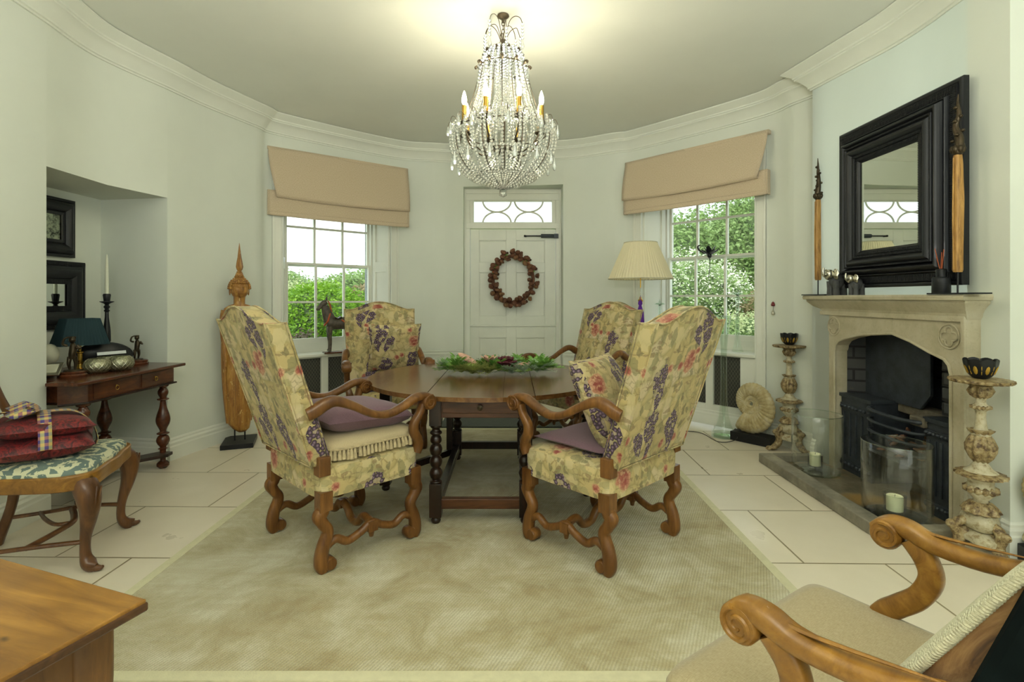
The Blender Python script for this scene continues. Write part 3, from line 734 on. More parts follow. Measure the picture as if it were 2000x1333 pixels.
T1 = window(1, W1A, W1B, .24, .70, .80, 1.667, .435, .655, 'white radiator cover with dark mesh grilles under the left window')
T2 = window(2, W2A, W2B, .30, .77, .87, 1.73, .43, .73, 'white radiator cover with dark mesh grilles under the right window behind the fossil')

# ================================================================== DOOR
dr = bpy.data.objects.new('door_1', None); C.objects.link(dr); dr.location = (0, 6.40, 0); dr['kind'] = 'structure'
xl, xr = -.525, .548
b = MB()
b.b2(-.62, xl, 0, .12, 0, 2.52); b.b2(xr, .66, 0, .12, 0, 2.52); b.b2(-.62, .66, -.005, .12, 2.165, 2.235); b.b2(-.62, .66, 0, .12, 2.52, 2.70)
b.b2(-.594, -.575, -.015, .02, 0, 2.658); b.b2(.59, .612, -.015, .02, 0, 2.658); b.b2(-.575, .59, -.014, .02, 2.60, 2.658)
b.b2(xl, -.478, .002, .08, 2.235, 2.52); b.b2(.50, xr, .002, .08, 2.235, 2.52)
b.build('door_frame', 'white_paint', dr, smooth=0, bevel=.004)
b = MB(); b.b2(-.60, .62, .05, .056, 2.2, 2.56); b.build('fanlight_glass', 'window_glass', dr, smooth=0)
b = MB()                                           # half-round tracery
r_ = .1375; gx0, gx1, gz0, gz1 = -.478, .50, 2.235, 2.52
zc_ = (gz0+gz1)/2
for cx in (.011-.2, .011+.2):
    for s in (0, 1):
        pts = [(cx+.178*math.cos(a), .03, (gz0 if s == 0 else gz1)+(1 if s == 0 else -1)*.1425*math.sin(a)) for a in [PI*k/20 for k in range(21)]]
        b.tube(pts, .0115, 8)
for z in (gz0+.005, gz1-.005): b.tube([(gx0, .03, z), (gx1, .03, z)], .0115, 6)
b.build('fanlight_tracery', 'white_paint', dr)
def leaf(nm_, z0, z1, rows):
    b = MB(); cols = [(-.432, -.131+.0), (.012-.04+.0, .334)]
    cols = [(-.412, -.072), (.052, .412)]
    y0, y1 = .015, .055
    b.b2(xl+.004, xr-.004, y0+.019, y1, z0, z1)
    xs = [xl+.004, cols[0][0], cols[0][1], cols[1][0], cols[1][1], xr-.004]
    for i in (0, 2, 4): b.b2(xs[i], xs[i+1], y0, y0+.02, z0, z1)
    zz = [z0]+[v for r in rows for v in r]+[z1]
    for i in range(0, len(zz), 2):
        for c in cols: b.b2(c[0], c[1], y0, y0+.02, zz[i], zz[i+1])
    for c in cols:
        for r in rows:   # bead inside each panel
            for (a0, a1, c0, c1) in ((c[0]+.01, c[1]-.01, r[0], r[0]+.01), (c[0]+.01, c[1]-.01, r[1]-.01, r[1]), (c[0], c[0]+.01, r[0], r[1]), (c[1]-.01, c[1], r[0], r[1])):
                b.b2(a0, a1, y0+.008, y0+.02, c0, c1)
    return b.build(nm_, 'door_paint', dr, smooth=0, bevel=.0025)
leaf('upper_leaf', .96, 2.158, [(1.07, 1.62), (1.74, 2.02)])
leaf('lower_leaf', .01, .955, [(.2, .80)])
b = MB(); b.b2(xl, xr, -.004, .02, .94, .96); b.build('weather_bar', 'door_paint', dr, smooth=0, bevel=.003)
b = MB(); b.b2(-.5, .5, -.1, .3, -.05, .004); b.build('threshold', 'hearth_stone', dr, smooth=0)
# door closer (black) : it is fixed to the leaf
b = MB(); b.tube([(.16, -.028, 2.07), (.40, -.028, 2.07)], .008, 10); b.ell((.16, -.028, 2.07), .014, 10)
b.build('closer_rod', 'black_metal', dr)
b = MB(); b.lathe([(.0, 0), (.022, 0), (.024, .01), (.024, .15), (.02, .16), (.0, .16)], 14, M=Matrix.Translation((.36, -.028, 2.07)) @ Matrix.Rotation(PI/2, 4, 'Y'))
b.b2(.52, .575, -.05, .0, 2.045, 2.095); b.b2(.16, .18, -.02, .016, 2.06, 2.08)
b.build('closer_body', 'cast_iron', dr)
# ================================================================== GARDEN
b = MB(); b.b2(-60, 60, 6.95, 90, -.3, -.12); o = b.build('lawn', 'grass', smooth=0); tag(o, 'green lawn outside beyond the windows', 'lawn', kind='structure')
b = MB(); b.prism([(1, 6.6), (9, 4.6), (14, 9), (7, 15.5), (4.2, 15), (1.2, 8)], -.12, -.10, 'z'); o = b.build('gravel_drive', 'gravel', smooth=0); tag(o, 'pale gravel drive outside the right window', 'drive', kind='structure')
def blob(b, c, r, n, size, rnd, flat=1.0):
    """leaf cards on and in a lumpy ellipsoid"""
    ph = [rnd.uniform(0, 6.28) for _ in range(6)]
    for _ in range(n):
        z = rnd.uniform(-.35, 1); a = rnd.uniform(0, 2*PI); q = math.sqrt(max(0, 1-z*z))
        k = 1+.10*math.sin(5*a+ph[0])*math.sin(4*z+ph[1])+.06*math.sin(11*a+ph[2]+5*z)
        k *= rnd.uniform(.86, 1.03)
        p = Vector((c[0]+r[0]*q*math.cos(a)*k, c[1]+r[1]*q*math.sin(a)*k, c[2]+r[2]*z*k))
        s = size*rnd.uniform(.6, 1.3)
        u = Vector((rnd.gauss(0, 1), rnd.gauss(0, 1), rnd.gauss(0, .6))).normalized(); v = u.cross(Vector((rnd.gauss(0, 1), rnd.gauss(0, 1), rnd.gauss(0, 1)))).normalized()
        b.add([p-u*s, p+v*s*.5, p+u*s, p-v*s*.5], [(0, 1, 2, 3)])
def bush(name, label, cat, lobes, mat, n, size, trunk=None, group=None, core='leaf_dark', seed=1):
    rnd = random.Random(seed); cx, cy = lobes[0][0][0], lobes[0][0][1]
    t = thing(name, label, cat, (cx, cy, -.12), 0, group)
    b = MB(); cb = MB()
    for c, r in lobes:
        c2 = (c[0]-cx, c[1]-cy, c[2]+.12); blob(b, c2, r, int(n*(r[0]*r[2])), size, rnd)
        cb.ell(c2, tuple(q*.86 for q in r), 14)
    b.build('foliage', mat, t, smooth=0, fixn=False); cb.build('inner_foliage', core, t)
    if trunk:
        q = MB(); q.tube([(0, 0, 0), (.02, 0, trunk*.5), (0, 0, trunk)], [trunk*.08, trunk*.06, trunk*.05], 8); q.build('trunk', 'walnut', t)
    return t
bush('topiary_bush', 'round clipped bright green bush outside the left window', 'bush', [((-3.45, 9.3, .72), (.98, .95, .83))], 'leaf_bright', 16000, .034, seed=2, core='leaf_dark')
bush('low_bush', 'low dark twiggy bush at the foot of the round topiary', 'bush', [((-3.3, 7.9, .15), (.55, .25, .62)), ((-2.4, 8.0, .15), (.6, .25, .58))], 'twig', 6000, .035, seed=3)
for i, (x, y, h, rx, m, lb) in enumerate([(-8.2, 16, 1.95, 2.2, 'leaf_pale', 'pale yellow-green shrub on the left edge of the left window view'), (-5.4, 15.5, 1.75, 1.6, 'leaf_pale', 'pale shrub behind the round topiary bush'),
        (-4.2, 14.5, 2.05, 1.3, 'leaf_tree', 'mid green tree seen in the right panes of the left window'), (-3.4, 13, 1.7, 1.0, 'leaf_rust', 'russet shrub beside the right edge of the left window view'),
        (-12, 22, 2.8, 3.4, 'leaf_tree', 'distant soft green tree at the far left outside'), (-6.8, 24, 2.45, 3.2, 'leaf_tree', 'distant soft green tree low on the horizon outside the left window')]):
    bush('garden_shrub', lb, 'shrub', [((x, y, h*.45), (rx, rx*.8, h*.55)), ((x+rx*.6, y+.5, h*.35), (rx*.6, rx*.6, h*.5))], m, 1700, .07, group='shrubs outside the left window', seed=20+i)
for i, (x, y, z, rx, rz, m, lb) in enumerate([(7.0, 21, 1.5, 2.7, 3.2, 'leaf_tree', 'tall leafy tree at the left of the right window view'), (10.2, 21, 2.2, 3.2, 3.7, 'leaf_tree', 'tall leafy tree in the middle of the right window view'),
        (12.0, 17, 2.3, 2.8, 4.6, 'leaf_tree', 'tallest leafy tree filling the top right panes of the right window'), (4.2, 22, 1.4, 2.6, 2.7, 'leaf_tree', 'leafy tree behind the lampshade side of the right window view')]):
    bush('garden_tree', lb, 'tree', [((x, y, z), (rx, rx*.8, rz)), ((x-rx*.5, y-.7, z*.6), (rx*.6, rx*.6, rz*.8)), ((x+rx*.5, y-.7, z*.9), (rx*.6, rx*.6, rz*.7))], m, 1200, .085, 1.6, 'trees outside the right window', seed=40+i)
bush('flowering_shrub', 'large shrub covered in white blossom outside the right window', 'shrub', [((4.3, 12.5, .7), (1.3, 1.0, 1.55)), ((5.2, 12.8, .7), (.9, .8, 1.3))], 'leaf_tree', 2600, .05, seed=51)
rnd = random.Random(5); b = MB(); blob(b, (4.3, 12.4, .8), (1.36, 1.05, 1.58), 4200, .033, rnd); blob(b, (5.2, 12.7, .8), (.95, .85, 1.33), 1500, .033, rnd)
o = b.build('blossom', 'blossom', smooth=0, fixn=False); o.parent = [q for q in C.objects if q.name == 'flowering_shrub'][0]; o.location = (-4.3, -12.5, .12); o['kind'] = 'stuff'
for i, (x, y, h, rx, m, lb) in enumerate([(4.9, 10.6, .95, 1.0, 'leaf_pale', 'low yellow-green shrub below the white blossom'), (5.9, 11.5, 1.55, .8, 'leaf_rust', 'russet shrub right of the white blossom'),
        (3.9, 9.9, .75, .6, 'leaf_tree', 'small green shrub low in the left panes of the right window'), (4.55, 9.4, .68, .62, 'leaf_dark', 'dark green dome shrub beside the gravel drive'), (6.3, 11.0, 1.5, .7, 'leaf_dark', 'dark evergreen shrub at the right edge of the right window view')]):
    bush('border_shrub', lb, 'shrub', [((x, y, h*.4), (rx, rx*.7, h*.62))], m, 5500, .036, group='shrubs outside the right window', seed=60+i)
# ================================================================== RUG, MAT
t = thing('rug', 'large beige ribbed wool rug with plain binding under the dining table', 'rug', (-.215, 3.385, 0))
b = MB(); b.b2(-1.43, 1.43, -1.62, 1.62, .001, .012); b.build('field', 'wool_rug', t, smooth=0)
b = MB()
for x0, x1, y0, y1 in ((-1.475, -1.43, -1.665, 1.665), (1.43, 1.475, -1.665, 1.665), (-1.43, 1.43, -1.665, -1.62), (-1.43, 1.43, 1.62, 1.665)): b.b2(x0, x1, y0, y1, .001, .013)
b.build('binding', 'rug_binding', t, smooth=0)
b = MB(); b.b2(-.72, .50, 5.10, 5.56, .001, .018); tag(b.build('door_mat', 'mat_grey', smooth=0, bevel=.004), 'dark grey door mat on the floor in front of the door', 'door mat')

# ================================================================== FLORAL ARMCHAIRS
def scroll_disc(b, c, r, w_, sgn=1, turns=1.6):
    """volute with spiral relief, axis x"""
    b.lathe([(r*.1, -w_/2-.002), (r*.9, -w_/2), (r, -w_/2+.005), (r, w_/2-.005), (r*.9, w_/2), (r*.1, w_/2+.002)], 24, M=Matrix.Translation(c) @ Matrix.Rotation(PI/2, 4, 'Y'))
    for s in (-1, 1):
        pts = []
        for k in range(34):
            u = k/33; a = sgn*(u*turns*2*PI)+1.2; q = r*(.92-.78*u)
            pts.append((c[0]+s*(w_/2+.001), c[1]+q*math.cos(a), c[2]+q*math.sin(a)))
        b.tube(pts, [.0062*(1-.4*k/33) for k in range(34)], 6)
def make_armchair():
    t = thing('armchair', '', 'armchair')
    # seat
    b = MB(); hw, hd = .325, .285
    b.loft([(.345, 0, 0, hw-.008, hd-.008), (.35, 0, 0, hw, hd), (.46, 0, 0, hw+.002, hd+.002), (.485, 0, 0, hw-.008, hd-.008), (.500, 0, 0, hw*.85, hd*.85), (.508, 0, 0, hw*.5, hd*.5), (.51, 0, 0, .02, .02)], 48, pw=.22)
    b.build('seat', 'floral_tapestry', t, smooth=50)
    # back : camel crest panel leaning backwards
    def top(u): a = abs(u)/.325; return 1.165+.082*(.5+.5*math.cos(PI*min(1, a*1.02)))**.9+.014*max(0, a-.8)/.2
    out = [(-.30, .50), (.30, .50)]+[(.325-.65*k/28, top(.325-.65*k/28)) for k in range(29)]
    S = Matrix(((1, 0, 0, 0), (0, 1, -.226/.7, .49*.226/.7), (0, 0, 1, 0), (0, 0, 0, 1)))
    b = MB(); b.prism(out, -.305, -.215, 'y', M=S)
    # padding on the front face
    def padf(u, v):
        x = (u-.5)*.60; zt = top(x)-.02; z = .52+(zt-.52)*v; k = (max(0, 1-abs(2*u-1)**4)*max(0, 1-abs(2*v-1)**4))**.5
        return (x, -.217+.045*k, z)
    b.grid(padf, 14, 18, M=S)
    bk = b.build('backrest', 'floral_tapestry', t, smooth=40, bevel=.010)
    b = MB()
    for y in (-.307, -.213):
        b.tube([(S @ Vector((x, y, z))) for x, z in out], .0045, 6, closed=True)
    b.build('piping', 'floral_tapestry', bk)
    # wooden rear posts between seat and back
    for s in (-1, 1):
        b = MB(); b.box((s*.297, -.258, .50), (.060, .058, .09)); b.build('back_post', 'walnut', t, smooth=0, bevel=.004)
    for s in (-1, 1):
        for f in (-1, 1):
            b = MB(); x = s*.295; y = f*.25; g = -f
            b.box((x, y, .335), (.062, .062, .09))
            b.tube([(x, y, .31), (x, y-g*.008, .285), (x, y-g*.022, .262), (x, y-g*.004, .225), (x, y+g*.016, .195), (x, y+g*.016, .165), (x, y-g*.002, .12), (x, y-g*.012, .075), (x, y-g*.010, .035), (x, y-g*.002, .004)],
                   [(.030, .030), (.031, .031), (.029, .032), (.028, .027), (.027, .027), (.027, .028), (.028, .030), (.029, .032), (.030, .034), (.026, .024)], 14, k=5, up=(1, 0, 0), pw=.75)
            b.lathe([(.004, -.030), (.026, -.029), (.030, -.022), (.030, .022), (.026, .029), (.004, .030)], 18, M=Matrix.Translation((x, y+g*.026, .034)) @ Matrix.Rotation(PI/2, 4, 'Y'))
            b.build('leg', 'walnut', t, smooth=45)
    for s in (-1, 1):
        b = MB(); x = s*.295
        b.tube([(x, -.25, .105), (x, -.19, .135), (x, -.13, .105), (x, -.06, .125), (x, 0, .155), (x, .06, .125), (x, .13, .105), (x, .19, .135), (x, .25, .105)], .020, 12, k=6)
        b.box((x, 0, .140), (.045, .05, .05)); b.tube([(x, 0, .12), (x, 0, .085)], [.018, .011], 10)
        b.build('side_stretcher', 'walnut', t, smooth=45)
    b = MB(); b.tube([(-.295, 0, .15), (-.22, 0, .165), (-.16, 0, .115), (-.09, 0, .115), (-.045, 0, .16), (0, 0, .175), (.045, 0, .16), (.09, 0, .115), (.16, 0, .115), (.22, 0, .165), (.295, 0, .15)], .021, 12, k=6)
    b.box((0, 0, .17), (.03, .045, .045)); b.build('cross_stretcher', 'walnut', t, smooth=45)
    b = MB()  # front rail between the front legs, arched
    for s in (-1, 1):
        a = MB()
        X = s*.325
        a.tube([(s*.305, -.335, .752), (s*.312, -.30, .765), (s*.320, -.25, .793), (s*.326, -.20, .798), (s*.334, -.12, .765), (s*.34, -.02, .712), (s*.34, .07, .697), (s*.338, .16, .722), (s*.335, .24, .755), (s*.335, .305, .757), (s*.335, .340, .740)],
               [(.030, .030), (.032, .030), (.030, .030), (.026, .028), (.021, .027), (.019, .027), (.020, .028), (.021, .029), (.022, .030), (.019, .030), (.014, .028)], 14, k=5, up=(0, 0, 1), pw=.8)
        scroll_disc(a, (s*.335, .315, .724), .042, .064, s)
        a.build('arm', 'walnut', t, smooth=45)
        a = MB(); a.tube([(s*.332, .285, .715), (s*.332, .268, .67), (s*.330, .235, .62), (s*.325, .235, .575), (s*.318, .262, .53), (s*.308, .272, .49), (s*.305, .262, .455)],
               [(.026, .022), (.024, .020), (.024, .024), (.024, .026), (.025, .026), (.030, .028), (.032, .02)], 14, k=5, up=(1, 0, 0), pw=.75)
        a.build('arm_post', 'walnut', t, smooth=45)
    return t
def place(o, loc, rz): o.location = loc; o.rotation_euler = (0, 0, rz); return o
CH = {}
ch0 = make_armchair()
GRP = 'floral armchairs around the dining table'
R = math.radians
for key, loc, rz, lab in (('NL', (-.920, 2.790, .013), R(-44.5), 'floral tapestry armchair at front left of the table holding the fringed cushion'),
                          ('NR', (.484, 2.763, .013), R(43.8), 'floral tapestry armchair at front right of the table with an upright scatter cushion'),
                          ('FL', (-1.12, 4.52, .013), R(180+20), 'floral tapestry armchair behind the table below the left window'),
                          ('FR', (.575, 4.61, .013), R(180-53), 'floral tapestry armchair behind the table beside the pleated floor lamp')):
    o = ch0 if key == 'NL' else copy_tree(ch0)
    place(o, loc, rz); o['label'] = lab; o['group'] = GRP; o['category'] = 'armchair'; CH[key] = Matrix.Translation(loc) @ Matrix.Rotation(rz, 4, 'Z')
def on_chair(o, key, loc, rx=0, rz=0, ry=0):
    M = CH[key] @ Matrix.Translation(loc) @ Matrix.Rotation(rz, 4, 'Z') @ Matrix.Rotation(rx, 4, 'X') @ Matrix.Rotation(ry, 4, 'Y')
    o.matrix_world = M; o.location = M.to_translation(); o.rotation_euler = M.to_euler(); return o
def flat_cushion(name, mat, w_, d_, t_, lab, seed):
    b = pillow(w_, d_, t_, 20, .10, seed); o = b.build(name, mat, smooth=80, fixn=False); tag(o, lab, 'cushion'); return o
# fringed cushion (front left)
t = thing('fringed_cushion', 'beige seat cushion with tassel fringe lying under the plum cushion', 'cushion')
b = MB(); b.loft([(0, 0, 0, .24, .21), (.012, 0, 0, .285, .25), (.045, 0, 0, .30, .265), (.075, 0, 0, .285, .25), (.09, 0, 0, .22, .2), (.095, 0, 0, .05, .05)], 40, pw=.3)
b.build('pad', 'beige_fringe', t, smooth=70)
rnd = random.Random(3)
b = MB(); PB = []
for k in range(110):
    a = 2*PI*k/110; ca, sa = math.cos(a), math.sin(a); ca = math.copysign(abs(ca)**.32, ca); sa = math.copysign(abs(sa)**.32, sa)
    PB.append((.306*ca, .271*sa, .052))
b.tube(PB, .007, 6, closed=True); b.build('cord', 'tassel_tan', t)
b = MB(); s_ = 0
for i in range(110):
    p = Vector(PB[i]); q = Vector(PB[(i+1) % 110]); L = (q-p).length; s_ += L; m = int(s_/.021); s_ -= m*.021
    for j in range(m):
        c = p+(q-p)*(j/m); c.z -= .004; dx = rnd.uniform(-.004, .004)
        b.tube([(c.x, c.y, c.z), (c.x*1.012+dx, c.y*1.012, c.z-.018), (c.x*1.018+dx, c.y*1.018, c.z-.042-rnd.uniform(0, .008))], [.0045, .0085, .0115], 7, k=2); b.ell((c.x*1.005, c.y*1.005, c.z-.010), .008, 6)
o = b.build('tassel_fringe', 'tassel_tan', t); o['kind'] = 'stuff'
on_chair(t, 'NL', (.0, .04, .505))
o = flat_cushion('plum_cushion', 'purple_linen', .50, .50, .15, 'plum linen cushion lying on the fringed cushion of the front left chair', 5); on_chair(o, 'NL', (0, .05, .655), R(90-4))
o = flat_cushion('plum_cushion', 'purple_linen', .48, .46, .055, 'flat plum seat pad on the front right floral chair', 6); on_chair(o, 'NR', (-.01, .04, .535), R(90))
o = flat_cushion('plum_cushion', 'purple_linen', .48, .46, .09, 'plum seat cushion on the armchair below the left window', 7); on_chair(o, 'FL', (0, .03, .55), R(90))
o = flat_cushion('floral_cushion', 'floral_tapestry_cushion', .50, .48, .17, 'square floral scatter cushion standing on the front right armchair', 8); on_chair(o, 'NR', (.03, -.01, .745), R(-25), R(12), R(0))
o = flat_cushion('floral_cushion', 'floral_tapestry_cushion', .47, .46, .14, 'square floral scatter cushion against the back of the chair below the left window', 9); on_chair(o, 'FL', (-.10, -.150, .83), R(-17))
b = MB(); rnd = random.Random(4)
b.grid(lambda u, v: ((u-.5)*.56+.01*math.sin(9*v), (v-.5)*.50+.012*math.sin(8*u), .012+.05*(max(0, (1-abs(2*u-1)**5)*(1-abs(2*v-1)**5))**.5)*(1+.2*math.sin(7*u+5*v))), 24, 24)
b.grid(lambda u, v: ((u-.5)*.54, (v-.5)*.48, 0), 4, 4)
for _ in range(2600):
    x, y = rnd.uniform(-.28, .28), rnd.uniform(-.25, .25); e = .05*(max(0, (1-abs(x/.28)**5)*(1-abs(y/.25)**5))**.5)
    p = Vector((x, y, .010+e)); q = p+Vector((rnd.uniform(-.02, .02), rnd.uniform(-.02, .02), .022))
    b.add([p, p+Vector((.004, 0, 0)), q], [(0, 1, 2)])
o = b.build('fur_throw', 'fur', smooth=60, fixn=False); tag(o, 'grey brown fur pelt on the seat of the chair beside the lamp', 'pelt'); on_chair(o, 'FR', (0, .02, .512))

# ================================================================== GATE-LEG TABLE
TX, TY, TR = -.18, 3.63, .82
t = thing('gateleg_table', 'round dark oak gate-leg table with barley baluster legs in the middle of the rug', 'table', (TX, TY, .013))
def board(name, x0, x1, mat='table_top_oak'):
    pts = []
    n = 60
    def yb(x): return math.sqrt(max(0, TR*TR-x*x))
    xs = [x0+(x1-x0)*(.5-.5*math.cos(PI*k/n)) for k in range(n+1)]
    poly = [(x, -yb(x)) for x in xs]+[(x, yb(x)) for x in reversed(xs)]
    clean = [poly[0]]
    for q in poly[1:]:
        if (q[0]-clean[-1][0])**2+(q[1]-clean[-1][1])**2 > 1e-8: clean.append(q)
    if (clean[0][0]-clean[-1][0])**2+(clean[0][1]-clean[-1][1])**2 < 1e-8: clean.pop()
    b = MB(); b.prism(clean, .711, .737, 'z'); return b.build(name, mat, t, smooth=30, bevel=.006)
board('drop_leaf', -TR, -.312); board('drop_leaf', .312, TR)
board('top_board', -.308, .129); board('top_board', .1305, .308)
BAL = [(.028, 0), (.034, .004), (.034, .014), (.022, .022), (.030, .034), (.036, .052), (.037, .066), (.028, .086), (.020, .094), (.029, .104), (.035, .122), (.036, .138), (.028, .157), (.020, .165),
       (.029, .174), (.035, .192), (.036, .208), (.028, .228), (.020, .236), (.030, .246), (.033, .262), (.027, .280), (.021, .288), (.034, .298), (.034, .308), (.024, .318), (.024, .330), (.033, .338), (.033, .35)]
def turned(x, y, z0=.0):
    b = MB()
    b.lathe([(.0, 0), (.020, 0), (.026, .008), (.028, .018), (.022, .03), (.016, .036), (.016, .045)], 18, (x, y, 0))
    b.box((x, y, .135), (.068, .068, .19)); b.lathe([(r, z*.95) for r, z in crs(BAL, 3)], 28, (x, y, .228))
    b.box((x, y, .635), (.068, .068, .15)); return b
for x in (-.255, .255):
    for y in (-.70, .45):
        turned(x, y).build('leg', 'dark_oak', t, smooth=40, bevel=.002)
b = MB(); b.b2(-.225, .225, -.725, -.695, .605, .708); fa = b.build('apron', 'old_oak', t, smooth=0, bevel=.003)
b = MB(); b.b2(-.215, .215, -.734, -.722, .632, .70); dw = b.build('drawer', 'old_oak', t, smooth=0, bevel=.004)
b = MB(); b.lathe([(.0, 0), (.012, 0), (.008, .01), (.016, .018), (.016, .024), (.0, .03)], 16, M=Matrix.Translation((0, -.732, .668)) @ Matrix.Rotation(PI/2, 4, 'X')); b.build('knob', 'bronze', dw)
for s in (-1, 1):
    b = MB(); b.b2(s*.255-.014, s*.255+.014, -.67, .42, .60, .708); b.build('apron', 'dark_oak', t, smooth=0)
    b = MB(); b.b2(s*.255-.024, s*.255+.024, -.67, .42, .075, .125); b.build('stretcher', 'dark_oak', t, smooth=0, bevel=.004)
b = MB(); b.b2(-.225, .225, .44, .468, .60, .708); b.build('apron', 'dark_oak', t, smooth=0)
b = MB(); b.b2(-.225, .225, -.722, -.678, .085, .142); b.build('stretcher', 'old_oak', t, smooth=0, bevel=.004)
b = MB(); b.b2(-.225, .225, .43, .47, .085, .142); b.build('stretcher', 'dark_oak', t, smooth=0, bevel=.004)
for s in (-1, 1):   # swung gates carrying the leaves
    g0 = Vector((s*.29, .32 if s < 0 else .0)); g1 = Vector((s*.665, -.20 if s < 0 else -.30))
    g = bpy.data.objects.new('gate', None); C.objects.link(g); g.parent = t
    turned(g1.x, g1.y).build('gate_leg', 'dark_oak', g, smooth=40, bevel=.002)
    d = g1-g0; a = math.atan2(d.y, d.x); m = (g0+g1)/2
    for z, h in ((.665, .05), (.10, .045)):
        b = MB(); b.box((m.x, m.y, z), (d.length, .03, h), a); b.build('gate_rail', 'dark_oak', g, smooth=0)
    b = MB(); b.box((g0.x+s*.01, g0.y, .385), (.045, .045, .60)); b.build('gate_post', 'dark_oak', g, smooth=0)

# centrepiece
t = thing('flower_garland', 'green foliage table garland with pink lilies and a dark red peony', 'flower arrangement', (-.12, 3.70, .752))
rnd = random.Random(12)
def sprig(b, c, n, L, ls, rnd, up=.35):
    for _ in range(n):
        a = rnd.uniform(0, 2*PI); d = Vector((math.cos(a), math.sin(a)*.8, rnd.uniform(.10, up*3))).normalized(); p = Vector(c); l = L*rnd.uniform(.5, 1)
        m = 9; side = d.cross(Vector((0, 0, 1))).normalized()
        b.tube([p, p+d*l*.5+Vector((0, 0, .01)), p+d*l-Vector((0, 0, l*.15))], .0011, 4, caps=False)
        for k in range(m):
            q = p+d*l*(k+1)/m+Vector((0, 0, .01-.2*l*((k+1)/m)**2))
            for s in (-1, 1):
                e = q+(side*s+d*.6)*ls*rnd.uniform(.7, 1.3)+Vector((0, 0, rnd.uniform(-.004, .01)))
                w_ = d*ls*.22; b.add([q, (q+e)/2+w_, e, (q+e)/2-w_], [(0, 1, 2, 3)])
for mat, cs, n, L, ls, nm_ in (('leaf_garland', [(-.30, .02, .02), (-.12, .06, .02), (.02, -.02, .02), (.12, .05, .02), (.26, .0, .02), (.34, .04, .02)], 26, .15, .042, 'green_leaves'),
                             ('leaf_moss', [(-.16, -.10, .012), (-.24, -.05, .015), (-.05, -.08, .012)], 40, .15, .018, 'heather_sprigs'),
                             ('leaf_silver', [(.20, -.08, .012), (.30, -.04, .015), (.12, -.06, .01), (-.02, .10, .03), (-.34, .08, .02), (.06, .10, .03)], 28, .15, .020, 'silver_foliage')):
    b = MB()
    for c in cs: sprig(b, c, n, L, ls, rnd)
    b.build(nm_, mat, t, smooth=0, fixn=False)
def bud(p, d, L, r, mat, nm_):
    b = MB(); P = Vector(p); D = Vector(d).normalized()
    b.tube([P, P+D*L*.25, P+D*L*.6, P+D*L*.88, P+D*L], [r*.35, r*.8, r, r*.6, r*.1], 10, k=4); return b.build(nm_, mat, t, smooth=60)
bud((-.13, -.02, .07), (-1, .1, .55), .16, .024, 'lily_pink', 'lily_bud'); bud((-.10, -.04, .045), (-1, -.1, .22), .12, .018, 'lily_green', 'green_bud')
bud((.13, -.03, .055), (1, 0, .16), .15, .020, 'lily_pink', 'lily_bud'); bud((.12, -.07, .035), (1, -.1, .05), .14, .018, 'lily_green', 'green_bud')
b = MB()
for k in range(6):
    a = 2*PI*k/6; M = Matrix.Translation((-.045, -.03, .09)) @ Matrix.Rotation(a, 4, 'Z') @ Matrix.Rotation(R(-35), 4, 'Y')
    b.ell((.036, 0, 0), (.040, .019, .005), 10, M=M)
b.build('open_lily', 'lily_pink', t)
b = MB()
for ring_, (n, r, tl) in enumerate([(8, .060, 20), (8, .050, 42), (7, .036, 62), (5, .02, 78)]):
    for k in range(n):
        a = 2*PI*(k+ring_*.5)/n; M = Matrix.Translation((.075, -.05, .07)) @ Matrix.Rotation(a, 4, 'Z') @ Matrix.Rotation(R(-tl), 4, 'Y')
        b.ell((r*.8, 0, .0), (.042, .034, .010), 10, M=M)
b.ell((.075, -.05, .085), .042, 12); b.build('peony', 'peony', t)
# ================================================================== FIREPLACE
FX = 2.43; YA, YB = 2.735, 4.06
t = thing('fireplace', 'carved sandstone fireplace surround with Tudor arch and quatrefoils', 'fireplace', (FX, 3.4, 0))
o_ = Vector((FX, 3.4, 0))
def LY(y): return y-3.4
# front slab with arched opening: polygon in (y,z)
L, Rr = LY(3.85), LY(2.83)
arch = [(L, 0), (L, .90), (L-.012, .945), (L-.045, .978), (L-.12, 1.005), (L-.30, 1.045), (LY(3.27), 1.072), (LY(3.12), 1.035), (LY(2.98), .985), (Rr+.045, .955), (Rr+.014, .925), (Rr, .875), (Rr, 0)]
b = MB()
topz = 1.20
left = [(LY(YB), 0), (LY(YB), topz), (LY(3.27), topz)]+[arch[k] for k in (6, 5, 4, 3, 2, 1, 0)]
right = [(LY(3.27), topz), (LY(YA), topz), (LY(YA), 0)]+[arch[k] for k in (12, 11, 10, 9, 8, 7, 6)]
b.prism(left, 0, .10, 'x'); b.prism(right, 0, .10, 'x')
b.build('surround', 'mantel_stone', t, smooth=0, bevel=.006)
b = MB()   # raised outer fillet following jambs and frieze, and arch moulding
b.b2(-.016, .0, LY(YB), LY(YB)-.030, 0, topz-.03); b.b2(-.016, 0, LY(YA), LY(YA)+.022, 0, topz-.03); b.b2(-.016, 0, LY(YA), LY(YB), topz-.03, topz)
b.tube([(-.004, y, z) for y, z in arch], .009, 8)
b.build('moulding', 'mantel_stone', t, smooth=40)
for cy in (LY(3.863), LY(2.845)):
    q = MB(); cz_ = 1.085
    for k in range(4):
        a = PI/2*k
        q.tube([(-.004, cy+.030*math.cos(a)+.024*math.cos(s), cz_+.030*math.sin(a)+.024*math.sin(s)) for s in [a-2.0+4.0*j/14 for j in range(15)]], .005, 6)
    q.tube([(-.003, cy+.068*math.cos(s), cz_+.068*math.sin(s)) for s in [2*PI*j/28 for j in range(28)]], .005, 6, closed=True)
    q.build('quatrefoil', 'mantel_stone', t)
b = MB()   # shelf with cove, swept as a stack
y0, y1 = LY(YA), LY(YB)
